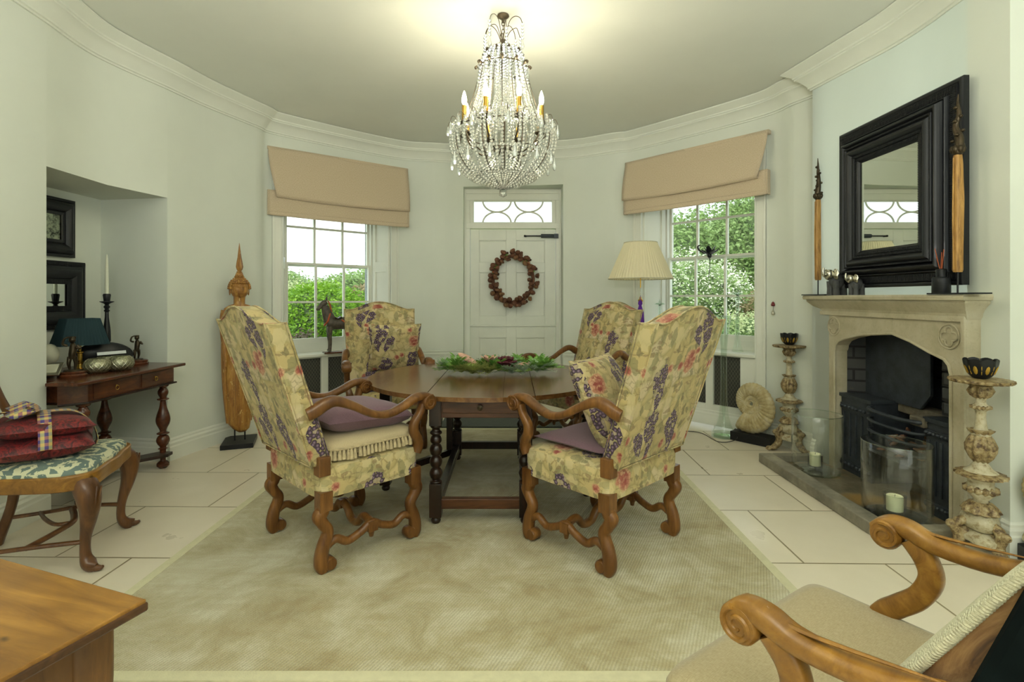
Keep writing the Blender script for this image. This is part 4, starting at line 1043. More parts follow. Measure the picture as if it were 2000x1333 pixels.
prof = [(0, topz-.02, 0), (-.012, topz, .012), (-.016, 1.215, .015), (-.03, 1.235, .025), (-.055, 1.262, .05), (-.062, 1.272, .058), (-.062, 1.285, .058), (-.082, 1.288, .072), (-.085, 1.305, .075), (-.080, 1.318, .072)]
vs = []; 
for dx, z, e in prof: vs += [(dx, y0-e, z), (dx, y1+e, z), (.10, y1+e, z), (.10, y0-e, z)]
fs = []
for i in range(len(prof)-1):
    for j in range(4): fs.append((i*4+j, i*4+(j+1) % 4, (i+1)*4+(j+1) % 4, (i+1)*4+j))
fs += [(3, 2, 1, 0), tuple(len(vs)-4+k for k in range(4))]
b.add(vs, fs); b.build('mantel_shelf', 'mantel_stone', t, smooth=20)
# firebox
FBX = FX+.42
b = MB()
b.add([(.09, L, 0), (.09, L, 1.1), (.42, L-.12, 1.1), (.42, L-.12, 0)], [(0, 1, 2, 3)])
b.add([(.09, Rr, 0), (.09, Rr, 1.1), (.42, Rr+.12, 1.1), (.42, Rr+.12, 0)], [(0, 1, 2, 3)])
b.add([(.42, L-.12, 0), (.42, L-.12, 1.1), (.42, Rr+.12, 1.1), (.42, Rr+.12, 0)], [(0, 1, 2, 3)])
b.add([(.05, L, 1.1), (.05, Rr, 1.1), (.45, Rr, 1.1), (.45, L, 1.1)], [(0, 1, 2, 3)])
b.build('firebox', 'sooty_brick', t, smooth=0, fixn=False)
# hole in the chimney wall is needed: the breast wall is behind FX, so the box sits proud of it
# hearth
h = thing('hearth', 'raised grey stone hearth kerb in front of the fireplace', 'hearth', (2.19, 3.385, 0))
b = MB(); b.b2(-.235, -.13, -.675, .675, 0, .07); b.b2(-.13, .24, .60, .675, 0, .07); b.b2(-.13, .24, -.675, -.60, 0, .07); b.build('kerb', 'hearth_stone', h, smooth=0, bevel=.007)
b = MB(); b.b2(-.13, .24, -.60, .60, .0, .02); b.b2(.24, .65, -.55, .46, .0, .02); b.build('hearth_slab', 'hearth_floor', h, smooth=0)
# register grate
g = thing('fire_grate', 'black cast iron hob grate with curved bars inside the fireplace', 'fire grate', (FX, 3.4, .02))
gl, gr = LY(3.52), LY(3.06)
for (a0, a1) in ((L-.005, gl), (gr, Rr+.005)):
    b = MB(); b.b2(.045, .36, a0, a1, 0, .545); b.b2(.03, .37, a0+.008, a1-.008, .545, .57)
    n = 5; s = (a1-a0)
    for k in range(n): y = a0+s*(k+.5)/n; b.b2(.036, .046, y-.008, y+.008, .12, .44)
    for z in (.06, .48): b.b2(.036, .046, a0+.0, a1, z-.02, z+.02)
    for k in range(8):
        for z in (.06, .48): b.ell((.034, a0+s*(k+.5)/8, z), .014, 8)
    b.build('hob', 'cast_iron', g, smooth=40, bevel=.002)
for k in range(4):
    z = .53-k*.07; b = MB()
    b.tube([(.05, gl, z), (.0, gl-.03, z-.002), (-.03, (gl*.7+gr*.3), z-.004), (-.03, (gl*.3+gr*.7), z-.004), (.0, gr+.03, z-.002), (.05, gr, z)], .010 if k else .013, 8, k=5); b.build('bar', 'cast_iron', g)
b = MB(); b.b2(.0, .34, gr, gl, .24, .26); b.b2(.34, .36, gr, gl, .0, .75); b.build('grate_floor', 'cast_iron', g, smooth=0)
b = MB(); b.prism([(L-.04, .56), (LY(3.30), .56), (LY(3.22), .66), (LY(3.22), 1.08), (L-.04, 1.08)], .20, .222, 'x'); b.build('register_plate', 'cast_iron', g, smooth=0, bevel=.004)
b = MB()
for k in range(5): b.b2(.12, .40, LY(2.84), LY(3.04), .58+k*.088, .58+k*.088+.08)
b.build('firebrick', 'sooty_brick', g, smooth=0, bevel=.006)
b = MB(); b.b2(.02, .34, gr-.01, gr+.10, .50, .56); b.b2(.22, .34, gr, gl, .50, .56); b.build('firebrick', 'fire_stone', g, smooth=0, bevel=.008)
def cone_mb(r=.035, h=.075, n=11, M=None, seed=0):
    b = MB() ; rnd = random.Random(seed)
    b.lathe([(.0, h*.12), (r*.35, h*.15), (r*.42, h*.4), (r*.2, h*.85), (0, h*.95)], 10, M=M)
    for k in range(n*8):
        u = k/(n*8); a = k*2.399; z = h*u; rr = r*(math.sin(PI*min(1, .18+u*.82))**.7)*1.02
        Mx = Matrix.Rotation(a, 4, 'Z') @ Matrix.Translation((rr*.55, 0, z)) @ Matrix.Rotation(R(10-65*u), 4, 'Y')
        if M is not None: Mx = M @ Mx
        s = r*.34
        b.add([(-s*.4, -s*.6, 0), (s*1.3, -s*.7, 0), (s*1.6, 0, .001), (s*1.3, s*.7, 0), (-s*.4, s*.6, 0), (s*1.1, 0, s*.35)], [(0, 1, 5), (1, 2, 5), (2, 3, 5), (3, 4, 5), (0, 5, 4), (4, 3, 2, 1, 0)])
    return b
CONE = cone_mb().build('pine_cone', 'pine_cone', smooth=0, fixn=False)
rnd = random.Random(9); first = True
for k in range(16):
    o = CONE if first else CONE.copy()
    if not first: C.objects.link(o)
    first = False
    row = k//6; o.location = (FX+.06+.07*(k % 2)+.02*row, 3.10+.075*(k % 6)+.02*row-.01, .305+.055*row); o.rotation_euler = (rnd.uniform(.7, 2.2), rnd.uniform(-.6, .6), rnd.uniform(0, 6)); o.scale = (.95,)*3
    tag(o, 'brown pine cone heaped behind the bars of the fire grate', 'pine cone', 'pine cones in the fire grate')
# ---- hurricane vases and candles
def hurricane(name, x, y, z, r, h, lab):
    t = thing(name, lab, 'hurricane vase', (x, y, z)); b = MB()
    b.lathe([(0, .002), (r*.5, .0), (r*.92, .004), (r*.97, .02), (r, .08), (r, h*.6), (r*1.0, h), (r*.988, h+.002), (r*.985, h*.6), (r*.985, .08), (r*.94, .028), (r*.5, .022), (0, .022)], 48)
    b.build('vase', 'clear_glass', t, smooth=60)
    b = MB(); b.tube([(r*.993*math.cos(a), r*.993*math.sin(a), h) for a in [2*PI*k/48 for k in range(48)]], .0028, 8, closed=True); b.build('rim', 'green_glass', t)
    b = MB(); b.lathe([(0, 0), (r*.9, 0), (r*.93, .014), (r*.8, .018), (0, .018)], 40); b.build('thick_base', 'green_glass', t)
    return t
def tumbler_candle(x, y, z, r, hc, lab, lab2):
    t = thing('candle_glass', lab, 'candle holder', (x, y, z)); b = MB()
    b.lathe([(0, 0), (r*.85, 0), (r, .012), (r*1.02, r*2.0), (r*.96, r*2.0), (r*.95, .02), (0, .014)], 28); b.build('glass', 'clear_glass', t)
    b = MB(); b.tube([(r*math.cos(a), r*math.sin(a), r*2.0) for a in [2*PI*k/28 for k in range(28)]], .002, 6, closed=True); b.build('rim', 'green_glass', t)
    c = thing('candle', lab2, 'candle', (x, y, z+.0225)); b = MB(); q = r*.74
    b.lathe([(0, 0), (q, 0), (q, hc), (q*.9, hc+.003), (q*.7, hc-.004), (0, hc-.006)], 28); b.build('wax_body', 'wax', c)
    b = MB(); b.tube([(0, 0, hc-.008), (.002, 0, hc+.008)], .0014, 6); b.build('wick', 'black_metal', c)
hurricane('hurricane_vase', XP(1595, 3.77), 3.77, .0205, .165, .425, 'large clear glass hurricane vase at the far end of the hearth')
hurricane('hurricane_vase', XP(1751, 3.0)-.02, 2.975, .0205, .172, .44, 'large clear glass hurricane vase at the near end of the hearth')
tumbler_candle(XP(1592, 3.77), 3.77, .044, .050, .085, 'small glass tumbler inside the far hurricane vase', 'cream pillar candle in the far hurricane vase')
tumbler_candle(XP(1748, 3.0)-.02, 2.975, .044, .056, .082, 'small glass tumbler inside the near hurricane vase', 'cream pillar candle in the near hurricane vase')

# ================================================================== CARVED FLOOR CANDLESTICKS
def candlestick(x, y, rz, lab, lab_cup):
    t = thing('floor_candlestick', lab, 'candlestick', (x, y, 0), rz, 'carved gilt floor candlesticks beside the fireplace'); t.scale = (1, 1, .957)
    b = MB()
    b.lathe([(.0, .20), (.05, .21), (.036, .235), (.05, .26), (.030, .28), (.028, .31), (.056, .345), (.062, .37), (.050, .39), (.052, .41), (.078, .435), (.070, .455), (.045, .475), (.030, .50), (.030, .515)], 28)
    b.lathe([(.030, .63), (.040, .65), (.026, .68), (.020, .74), (.022, .77), (.034, .785), (.034, .80), (.022, .81), (.020, .83), (.030, .845)], 24)
    b.build('stem', 'cream_distressed', t, smooth=50)
    b = MB(); b.lathe([(.052, .345), (.066, .355), (.066, .375), (.05, .385)], 72, rib=.10, ribs=12); b.build('carved_ring', 'gilt_distressed', t, smooth=60)
    b = MB(); b.lathe([(.072, .425), (.10, .435), (.10, .447), (.072, .457)], 96, rib=.05, ribs=16); b.build('carved_ring', 'gilt_distressed', t, smooth=60)
    b = MB(); b.lathe([(.028, .505), (.044, .525), (.058, .56), (.060, .59), (.048, .625), (.034, .65), (.048, .665), (.052, .672), (.03, .675)], 54, rib=.09, ribs=9); b.build('carved_ring', 'gilt_distressed', t, smooth=60)
    b = MB(); b.lathe([(.026, .778), (.040, .785), (.040, .797), (.026, .803)], 72, rib=.12, ribs=12); b.build('carved_ring', 'gilt_distressed', t, smooth=60)
    b = MB(); b.lathe([(.022, .835), (.040, .85), (.052, .875), (.040, .90), (.048, .905), (.03, .91)], 60, rib=.08, ribs=10); b.build('carved_ring', 'gilt_distressed', t, smooth=60)
    b = MB(); b.lathe([(.03, .906), (.118, .918), (.126, .928), (.124, .936), (.05, .940), (0, .938)], 156, rib=.03, ribs=26); b.build('carved_ring', 'gilt_distressed', t, smooth=60)
    b = MB(); b.lathe([(.06, .24), (.075, .25), (.062, .275), (.04, .30), (.02, .30)], 54, rib=.10, ribs=9); b.build('carved_ring', 'gilt_distressed', t, smooth=60)
    b = MB(); b.lathe([(.03, .15), (.060, .16), (.078, .19), (.070, .22), (.045, .25), (.02, .26)], 18, rib=.14, ribs=3); b.lathe([(.02, .10), (.085, .10), (.09, .125), (.06, .15), (.03, .16)], 18, rib=.20, ribs=3)
    b.build('knop_base', 'cream_distressed', t, smooth=60)
    for k in range(3):
        a = 2*PI*k/3-PI/2; M = Matrix.Rotation(a, 4, 'Z'); b = MB()
        b.tube([(.05, 0, .20), (.085, 0, .185), (.10, 0, .15), (.085, 0, .11), (.09, 0, .07), (.12, 0, .035), (.155, 0, .018)], [(.022, .020), (.026, .022), (.024, .024), (.024, .026), (.028, .028), (.026, .026), (.022, .016)], 12, k=4, up=(0, 1, 0), M=M)
        b.ell((.115, 0, .165), (.026, .022, .024), 12, M=M); b.ell((.062, 0, .125), (.03, .024, .04), 12, M=M)
        for s in (-1, 0, 1): b.tube([(.14, s*.014, .022), (.17, s*.02, .024), (.185, s*.022, .006)], [.011, .012, .006], 8, k=3, M=M)
        b.build('foot', 'gilt_distressed', t, smooth=60)
    c = thing('candle_cup', lab_cup, 'candle holder', (x, y, .8985), rz, 'black scalloped cups on the floor candlesticks'); c.scale = (1.12, 1.12, 1.18); b = MB()
    n = 40
    for prof, fl in (([(.022, 0), (.030, .004), (.040, .014), (.052, .036), (.058, .062), (.060, .078)], 1), ([(.055, .078), (.052, .06), (.046, .036), (.03, .014), (.002, .008)], 0)):
        m = len(prof); vs = []
        for r, z in prof:
            for i in range(n):
                a = 2*PI*i/n; zz = z+(.007*abs(math.sin(a*4)) if z > .07 else 0); q = r*(1+.045*math.cos(8*a)*(z/.078)); vs.append((q*math.cos(a), q*math.sin(a), zz))
        b.add(vs, [(j*n+i, j*n+(i+1) % n, (j+1)*n+(i+1) % n, (j+1)*n+i) for j in range(m-1) for i in range(n)])
    b.lathe([(0, 0), (.022, 0), (.024, .002)], 24); b.build('cup', 'ebony', c, smooth=60, fixn=False)
    b = MB()
    for k in range(8):
        a = 2*PI*(k+.5)/8; M = Matrix.Rotation(a, 4, 'Z') @ Matrix.Translation((.0525, 0, .038)) @ Matrix.Rotation(R(-68), 4, 'Y'); b.ell((0, 0, 0), (.020, .008, .003), 8, M=M)
        b.tube([(.058*math.cos(a-.39), .058*math.sin(a-.39), .076), (.0565*math.cos(a-.39), .0565*math.sin(a-.39), .05), (.045*math.cos(a-.39), .045*math.sin(a-.39), .02)], .0018, 5)
    b.build('gold_pattern', 'gilt', c)
candlestick(2.36, 4.36, .5, 'carved gilt and cream floor candlestick beside the fossil', 'black and gold scalloped cup on the candlestick beside the fossil')
candlestick(2.33, 2.545, .1, 'carved gilt and cream floor candlestick at the near end of the fireplace', 'black and gold scalloped cup on the nearer candlestick')

# ================================================================== OVERMANTEL MIRROR
t = thing('mantel_mirror', 'large black ripple-moulded mirror standing on the mantelpiece', 'mirror', (2.47, 3.29, 1.37))
HO, ZT = .525, 1.135       # half width, height
def frame_ring(b, prof, y0, y1, z0, z1, k=1):
    """prof: (inset from outer edge, projection)"""
    for (a, p), (c, q) in zip(prof[:-1], prof[1:]):
        def ring(i, pr): return [(-pr, y0+i, z0+i*k), (-pr, y1-i, z0+i*k), (-pr, y1-i, z1-i), (-pr, y0+i, z1-i)]
        A = ring(a, p); B = ring(c, q); b.add(A+B, [(j, (j+1) % 4, 4+(j+1) % 4, 4+j) for j in range(4)])
def curve_prof(segs):
    out = []
    for (a0, a1, base, bul, n) in segs:
        for j in range(n+1):
            u = j/n; out.append((a0+(a1-a0)*u, base+bul*math.sin(PI*u)))
    return out
pr = [(0, 0), (0, .03)]+curve_prof([(.0, .03, .03, .008, 4), (.032, .078, .038, .004, 3), (.082, .098, .052, .012, 5), (.10, .145, .062, .034, 8), (.147, .160, .085, .008, 4), (.162, .215, .080, .022, 8), (.217, .235, .078, .006, 4), (.237, .262, .068, .006, 4), (.27, .275, .058, 0, 1)])
b = MB(); frame_ring(b, pr, -HO, HO, 0, ZT, .93); b.build('frame', 'ebony', t, smooth=35, fixn=False)
def ripple(b, inset, wd, proj, step, hgt, y0=-HO, y1=HO, z0=0, z1=ZT):
    for s in (0, 1):
        n = int((y1-y0-2*inset)/step)
        for k in range(n):
            y = y0+inset+(k+.5)*(y1-y0-2*inset)/n; z = (z0+inset*(.93 if y1 == HO else 1)+wd/2) if s == 0 else (z1-inset-wd/2); b.box((-proj-hgt/2, y, z), (hgt, step*.55, wd))
        n = int((z1-z0-2*inset)/step)
        for k in range(n):
            z = z0+inset+(k+.5)*(z1-z0-2*inset)/n; y = (y0+inset+wd/2) if s == 0 else (y1-inset-wd/2); b.box((-proj-hgt/2, y, z), (hgt, wd, step*.55))
b = MB(); ripple(b, .036, .018, .040, .011, .004); ripple(b, .056, .018, .041, .011, .004); ripple(b, .148, .011, .090, .008, .003); ripple(b, .219, .013, .082, .008, .004); ripple(b, .240, .018, .072, .010, .004)
b.build('ripple_moulding', 'ebony', t, smooth=0)
b = MB(); b.b2(-.056, -.052, -.262, .262, .245, ZT-.255); b.build('mirror_glass', 'mirror_glass', t, smooth=0)
# carved spindles on stands
def spindle(y, lab, seed, flip):
    x = 2.385; t = thing('carved_spindle', lab, 'carved ornament', (x, y, 1.319), 0, 'carved bobbin ornaments either side of the mirror'); rnd = random.Random(seed)
    b = MB(); b.box((0, 0, .004), (.09, .30, .008)); b.build('stand_base', 'black_metal', t, smooth=0); b = MB(); b.tube([(0, 0, .006), (0, 0, .14)], .0045, 8); b.build('rod', 'black_metal', t)
    b = MB(); s = flip
    b.loft([(.118, 0, 0, .018, .014), (.13, 0, 0, .021, .017), (.30, 0, s*.002, .021, .017), (.50, 0, s*.006, .021, .018), (.70, 0, s*.002, .019, .016), (.745, 0, 0, .017, .014)], 16, pw=.45)
    b.tube([(-.024, -.004, .13), (-.026, 0, .4), (-.024, -.002, .73)], .004, 6)
    b.build('shaft', 'spindle_wood', t, smooth=50)
    b = MB(); b.ell((0, 0, .765), (.028, .026, .026), 14)
    for k in range(7): a = 2*PI*k/7; b.ell((.022*math.cos(a), .022*math.sin(a), .775), (.014, .014, .022), 8)
    b.tube([(0, s*.01, .78), (.004, s*.004, .84), (-.002, -s*.012, .90), (.003, s*.004, .96), (0, 0, 1.02), (0, s*.004, 1.07)], [(.020, .022), (.018, .022), (.013, .016), (.011, .012), (.006, .008), (.002, .003)], 12, k=5)
    for k in range(9): a = k*1.9; z = .80+.025*k; r = .026-.0022*k; b.ell((r*math.cos(a), r*math.sin(a), z), (.012, .013, .010), 8)
    b.build('carved_finial', 'bronze', t, smooth=60)
spindle(XP(1597, 4.02) and 3.99, 'carved wooden spindle with twisted dark finial left of the mirror', 1, 1)
spindle(2.74, 'carved wooden spindle with twisted dark finial right of the mirror', 2, -1)
def elephant(y, s, rz, lab):
    t = thing('elephant_figurine', lab, 'figurine', (2.40, y, 1.319), rz, 'elephant figurines on the mantelpiece'); b = MB()
    def q(*a): return tuple(v*s for v in a)
    b.ell(q(0, 0, .088), q(.040, .055, .050), 18)
    for x in (-.022, .022):
        for yy in (-.032, .030): b.tube([q(x, yy, .09), q(x, yy, .04), q(x, yy, 0)], [.021*s, .018*s, .020*s], 12)
    b.build('body', 'charcoal_stone', t, smooth=60)
    b = MB(); b.ell(q(0, -.060, .135), q(.026, .030, .030), 14)
    for x in (-1, 1): b.ell((0, 0, 0), (1, 1, 1), 14, f=lambda X, Y, Z, x=x: q(x*(.034+.024*X*.9), -.045+.010*Y+.006*math.sin(5*Z), .132+.036*Z))
    b.tube([q(0, -.085, .135), q(0, -.103, .125), q(0, -.112, .145), q(0, -.108, .175)], [.013*s, .011*s, .009*s, .006*s], 10, k=4)
    b.build('silver_head', 'silver', t, smooth=60)
elephant(3.78, 1.15, R(-75), 'larger charcoal elephant figurine with silver head, left on the mantelpiece'); elephant(3.565, .86, R(-75), 'smaller charcoal elephant figurine with silver head beside the mirror base')
t = thing('reed_diffuser', 'black square reed diffuser bottle with red-brown sticks on the mantelpiece', 'diffuser', (2.385, 2.845, 1.319)); b = MB()
b.lathe([(0, 0), (.040, 0), (.043, .006), (.043, .088), (.038, .094), (.02, .096), (0, .096)], 32); b.build('bottle', 'ebony', t); b = MB(); b.lathe([(.0, .094), (.024, .096), (.026, .138), (.02, .142), (0, .142)], 20); b.build('collar', 'ebony', t)
for k, (dx, dy) in enumerate(((.0, .05), (-.006, .035), (.004, -.012), (.0, -.018), (-.004, -.008))):
    b = MB(); b.tube([(0, .002*k-.004, .10), (dx, dy, .265-.008*k)], .0019, 6); b.build('reed', 'reed', t)

# ================================================================== FOSSILS
def ammonite(name, x, y, zb, H, rz, lab, base=True, turn=2.9):
    t = thing(name, lab, 'fossil', (x, y, zb), rz, 'ammonite fossils on the floor'); b = MB()
    n = 1000; m = 22; vs = []; fs = []; T = turn*2*PI; g = math.log(2.15)/(2*PI); R0 = H*.385
    a_end = R(-122)
    for i in range(n+1):
        u = i/n; th = -T*(1-u); r = R0*math.exp(g*th); tw = r*.50
        rib = 1+.085*(abs(math.sin(th*17))-.5)
        ang = a_end-th
        for j in range(m):
            p = 2*PI*j/m; cr, sr = math.cos(p), math.sin(p)
            k = rib if cr > -.6 else 1
            rr = r+tw*1.02*cr*k; d = tw*.55*sr*k
            vs.append((rr*math.cos(ang), d, rr*math.sin(ang)))
    for i in range(n):
        for j in range(m): q = (j+1) % m; fs.append((i*m+j, i*m+q, (i+1)*m+q, (i+1)*m+j))
    fs.append(tuple(n*m+j for j in range(m))); b.add(vs, fs, Matrix.Translation((-.02, 0, H*.545)) @ Matrix.Rotation(R(-10), 4, 'Z'))
    b.build('shell', 'fossil_stone', t, smooth=60)
    if base:
        b = MB(); b.box((0, 0, -.035), (.36, .15, .08)); b.build('plinth', 'black_metal', t, smooth=0, bevel=.003)
        b = MB(); b.tube([(0, 0, 0), (0, 0, .05)], .010, 10); b.build('rod', 'black_metal', t)
    return t
ammonite('ammonite_fossil', 2.17, 4.60, .076, .50, R(-50), 'large ribbed ammonite fossil on a black plinth beside the glass floor vase')
ammonite('ammonite_fossil', 2.665, 2.44, .076, .50, R(-20), 'ammonite fossil just visible at the right edge of the photo')
# ================================================================== ROMAN BLINDS
def blind(P, Q, zt, zb, curl, lab):
    L, T, rz = frame_of(P, Q); t = thing('roman_blind', lab, 'blind', (P[0], P[1], 0), rz, 'roman blinds')
    H = zt-zb; b = MB(); zf = zb+.26*H
    def up_(u, v):   # upper panel, billows forward, narrows where it curls
        x0 = .075*v**2 if curl == 'l' else .0; x1 = L-(.075*v**2 if curl == 'r' else .0)
        x = x0+(x1-x0)*u; sag = .02*math.sin(PI*u)
        return (x, -.005-.065*math.sin(PI*.5*v)**1.5-.006*math.sin(7*u+3*v), zt-(zt-zf+sag)*v)
    b.grid(up_, 36, 14)
    b.grid(lambda u, v: (up_(u, 1)[0], up_(u, 1)[1]+.03*math.sin(PI*v)+.02*v, up_(u, 1)[2]-.012*math.sin(PI*v)+.03*v), 36, 5)
    b.build('upper_panel', 'blind_linen', t, smooth=60, solid=.003)
    b = MB()
    b.grid(lambda u, v: (L*u, -.03-.006*math.sin(5*u+1)*v, zf+.07-(zf+.07-zb+.012*math.sin(PI*u))*v), 36, 10)
    b.grid(lambda u, v: (L*u, -.036-.004*math.sin(PI*v), zb+.035-(.04+.012*math.sin(PI*u))*v), 36, 4)
    b.build('lower_panel', 'blind_linen', t, smooth=60, solid=.004)
    for x in ((0,), (L,)):
        b = MB(); b.b2(x[0]-.006, x[0]+.006, -.032, .03, zb-.0, zf+.07); b.build('side_fold', 'blind_linen', t, smooth=0)
    b = MB(); b.b2(-.005, L+.005, -.006, .055, zt-.03, zt+.004); b.build('head_rail', 'blind_linen', t, smooth=0, bevel=.004)
blind((-2.45, 5.135), (-1.235, 6.055), 2.825, 2.135, 'l', 'beige linen roman blind half drawn over the left window')
blind((1.265, 5.70), (2.285, 4.565), 2.80, 2.225, 'r', 'beige linen roman blind half drawn over the right window')

# ================================================================== CHANDELIER
CX, CY = -.058, 3.35
t = thing('chandelier', 'crystal beaded chandelier with candle bulbs hanging from the ceiling', 'chandelier', (CX, CY, 0))
b = MB(); b.lathe([(0, CZ), (.038, CZ), (.040, CZ-.008), (.030, CZ-.018), (.012, CZ-.026), (.008, CZ-.05), (0, CZ-.05)], 24); b.build('canopy', 'chandelier_bronze', t)
b = MB()
for k in range(4):
    z = CZ-.055-.026*k; M = Matrix.Translation((0, 0, z)) @ Matrix.Rotation(PI/2*(k % 2), 4, 'Z'); b.tube([(.009*math.cos(a), 0, .017*math.sin(a)) for a in [2*PI*j/14 for j in range(14)]], .0026, 6, closed=True, M=M)
b.build('chain', 'chandelier_bronze', t)
b = MB(); b.lathe([(0, 3.0), (.014, 2.99), (.010, 2.96), (.022, 2.94), (.014, 2.91), (.030, 2.885), (.012, 2.87), (.008, 2.6), (.016, 2.45), (.010, 2.3), (.02, 2.1), (.008, 2.04), (0, 2.03)], 16); b.build('stem', 'chandelier_bronze', t)
def beads(b, pts, r, gap=1.9, zs=1.0):
    P = [Vector(p) for p in pts]; acc = 0; nxt = 0
    for p, q in zip(P[:-1], P[1:]):
        L = (q-p).length
        if L == 0: continue
        while nxt <= acc+L:
            c = p+(q-p)*((nxt-acc)/L); b.gem(tuple(c), r, z=zs); nxt += r*gap
        acc += L
def ring3(r, z, n=48, ph=0): return [(r*math.cos(2*PI*k/n+ph), r*math.sin(2*PI*k/n+ph), z) for k in range(n)]
def pendant(c, L, w_, nm_='crystal_pendant'):
    b = MB(); b.lathe([(0, 0), (w_*.25, -L*.04), (w_*.3, -L*.2), (w_*.8, -L*.55), (w_, -L*.72), (w_*.6, -L*.93), (0, -L)], 7, c, sq=(1, .6)); b.build(nm_, 'crystal', t, smooth=0)
def rosette(c, r, a0):
    b = MB()
    for k in range(8):
        a = 2*PI*k/8; u = Vector((-math.sin(a0), math.cos(a0), 0)); v = Vector((0, 0, 1)); nrm = Vector((math.cos(a0), math.sin(a0), 0)); C0 = Vector(c)
        d = u*math.cos(a)+v*math.sin(a); e = u*math.cos(a+.3)+v*math.sin(a+.3); f = u*math.cos(a-.3)+v*math.sin(a-.3)
        b.add([C0+nrm*.006, C0+e*r*.6+nrm*.003, C0+d*r, C0+f*r*.6+nrm*.003, C0-nrm*.003], [(0, 1, 2, 3), (4, 3, 2, 1)])
    b.gem(c, r*.25); b.build('crystal_rosette', 'crystal', t, smooth=0)
for k in range(8):
    a = 2*PI*k/8+.2; ca, sa = math.cos(a), math.sin(a); r1 = .15 if k % 2 else .115; zt = 3.115 if k % 2 else 3.075
    b = MB(); b.tube([(.012*ca, .012*sa, 2.97), (.045*ca, .045*sa, zt-.03), (.085*ca, .085*sa, zt), (.13*ca*r1/.15, .13*sa*r1/.15, zt-.02), (r1*ca, r1*sa, zt-.065)], .0024, 6, k=5); b.build('crown_wire', 'chandelier_bronze', t)
    b = MB(); beads(b, [(r1*ca, r1*sa, zt-.07), (r1*ca, r1*sa, zt-.16)], .012, 1.8); b.build('bead_strand', 'crystal', t, smooth=0)
    pendant((r1*ca, r1*sa, zt-.16), .07, .014)
for z, r, tube_r, nl in ((2.885, .105, .004, 10), (2.80, .155, .004, 12)):
    b = MB(); b.tube(ring3(r, z), tube_r, 6, closed=True)
    for k in range(nl):
        a = 2*PI*k/nl
        M = Matrix.Translation((r*math.cos(a), r*math.sin(a), z)) @ Matrix.Rotation(a, 4, 'Z')
        b.tube([(-.004, 0, -.01), (.012, 0, .012), (.026, 0, .006), (.022, 0, -.006)], [.005, .009, .008, .003], 8, k=3, M=M)
    b.build('corona', 'chandelier_bronze', t)
    for k in range(nl):
        a = 2*PI*(k+.5)/nl; c = ((r+.01)*math.cos(a), (r+.01)*math.sin(a), z)
        if k % 2 == 0: rosette(c, .026, a)
        else: pendant((c[0], c[1], z-.01), .075, .014)
b = MB()
for k in range(10):
    a = 2*PI*k/10; b.tube([(.10*math.cos(a), .10*math.sin(a), 2.89), (.15*math.cos(a), .15*math.sin(a), 2.80), (.19*math.cos(a), .19*math.sin(a), 2.64), (.27*math.cos(a), .27*math.sin(a), 2.40)], .0022, 5, k=4)
b.build('frame_wire', 'chandelier_bronze', t)
for k in range(24):      # upper strands flowing down to the candle ring
    a = 2*PI*k/24+.05; ca, sa = math.cos(a), math.sin(a)
    pts = crs([(.115*ca, .115*sa, 2.90), (.150*ca, .150*sa, 2.80), (.165*ca, .165*sa, 2.68), (.195*ca, .195*sa, 2.54), (.275*ca, .275*sa, 2.39)], 8)
    b = MB(); beads(b, pts, .0150 if k % 2 else .012, 1.6); b.build('bead_strand', 'crystal', t, smooth=0)
for k in range(8):       # inner strands
    a = 2*PI*k/8+.3; ca, sa = math.cos(a), math.sin(a); b = MB(); beads(b, [(.06*ca, .06*sa, 2.88), (.05*ca, .05*sa, 2.62), (.10*ca, .10*sa, 2.42)], .010, 1.9); b.build('bead_strand', 'crystal', t, smooth=0)
BOWL = [(.335, 2.40), (.345, 2.33), (.340, 2.26), (.310, 2.18), (.250, 2.11), (.165, 2.06), (.07, 2.03), (.015, 2.02)]
bp = crs(BOWL, 6)
rnd = random.Random(21)
for k in range(60):
    a = 2*PI*k/60; ca, sa = math.cos(a), math.sin(a); j = .93 if k % 2 else 1.0; zz = 0 if k % 3 else .03
    pts = [(r*ca*j, r*sa*j, z+zz*(r/.34)) for r, z in (bp if k % 2 == 0 else bp[:-9])]
    b = MB(); beads(b, pts, .0118, 1.8); b.build('bowl_strand', 'crystal', t, smooth=0)
for r, z in ((.345, 2.345), (.325, 2.21), (.21, 2.08)):
    b = MB(); beads(b, ring3(r, z, 60)+[ring3(r, z, 60)[0]], .010, 2.0); b.build('bead_hoop', 'crystal', t, smooth=0)
b = MB()
for k in range(8):
    a = 2*PI*k/8+PI/8; b.tube([(r*.92*math.cos(a), r*.92*math.sin(a), z+.01) for r, z in bp], .0038, 6)
b.tube(ring3(.30, 2.385), .004, 6, closed=True); b.tube(ring3(.20, 2.09), .0035, 6, closed=True); b.build('bowl_frame', 'chandelier_bronze', t)
for k in range(20):
    a = 2*PI*k/20+.1; ca, sa = math.cos(a), math.sin(a)
    b = MB(); b.tube([(.30*ca, .30*sa, 2.385), (.32*ca, .32*sa, 2.43), (.345*ca, .345*sa, 2.44), (.358*ca, .358*sa, 2.41)], .0018, 5, k=4); b.build('rim_hook', 'chandelier_bronze', t)
    pendant((.358*ca, .358*sa, 2.405), .085 if k % 2 else .06, .014)
    if k % 2: rosette((.325*ca, .325*sa, 2.37), .028, a)
for k in range(14):
    a = 2*PI*k/14; pendant((.335*math.cos(a), .335*math.sin(a), 2.22), .09, .015)
b = MB(); b.gem((0, 0, 1.985), .030); b.ell((0, 0, 1.985), .026, 12); b.build('ball_drop', 'crystal', t, smooth=0)
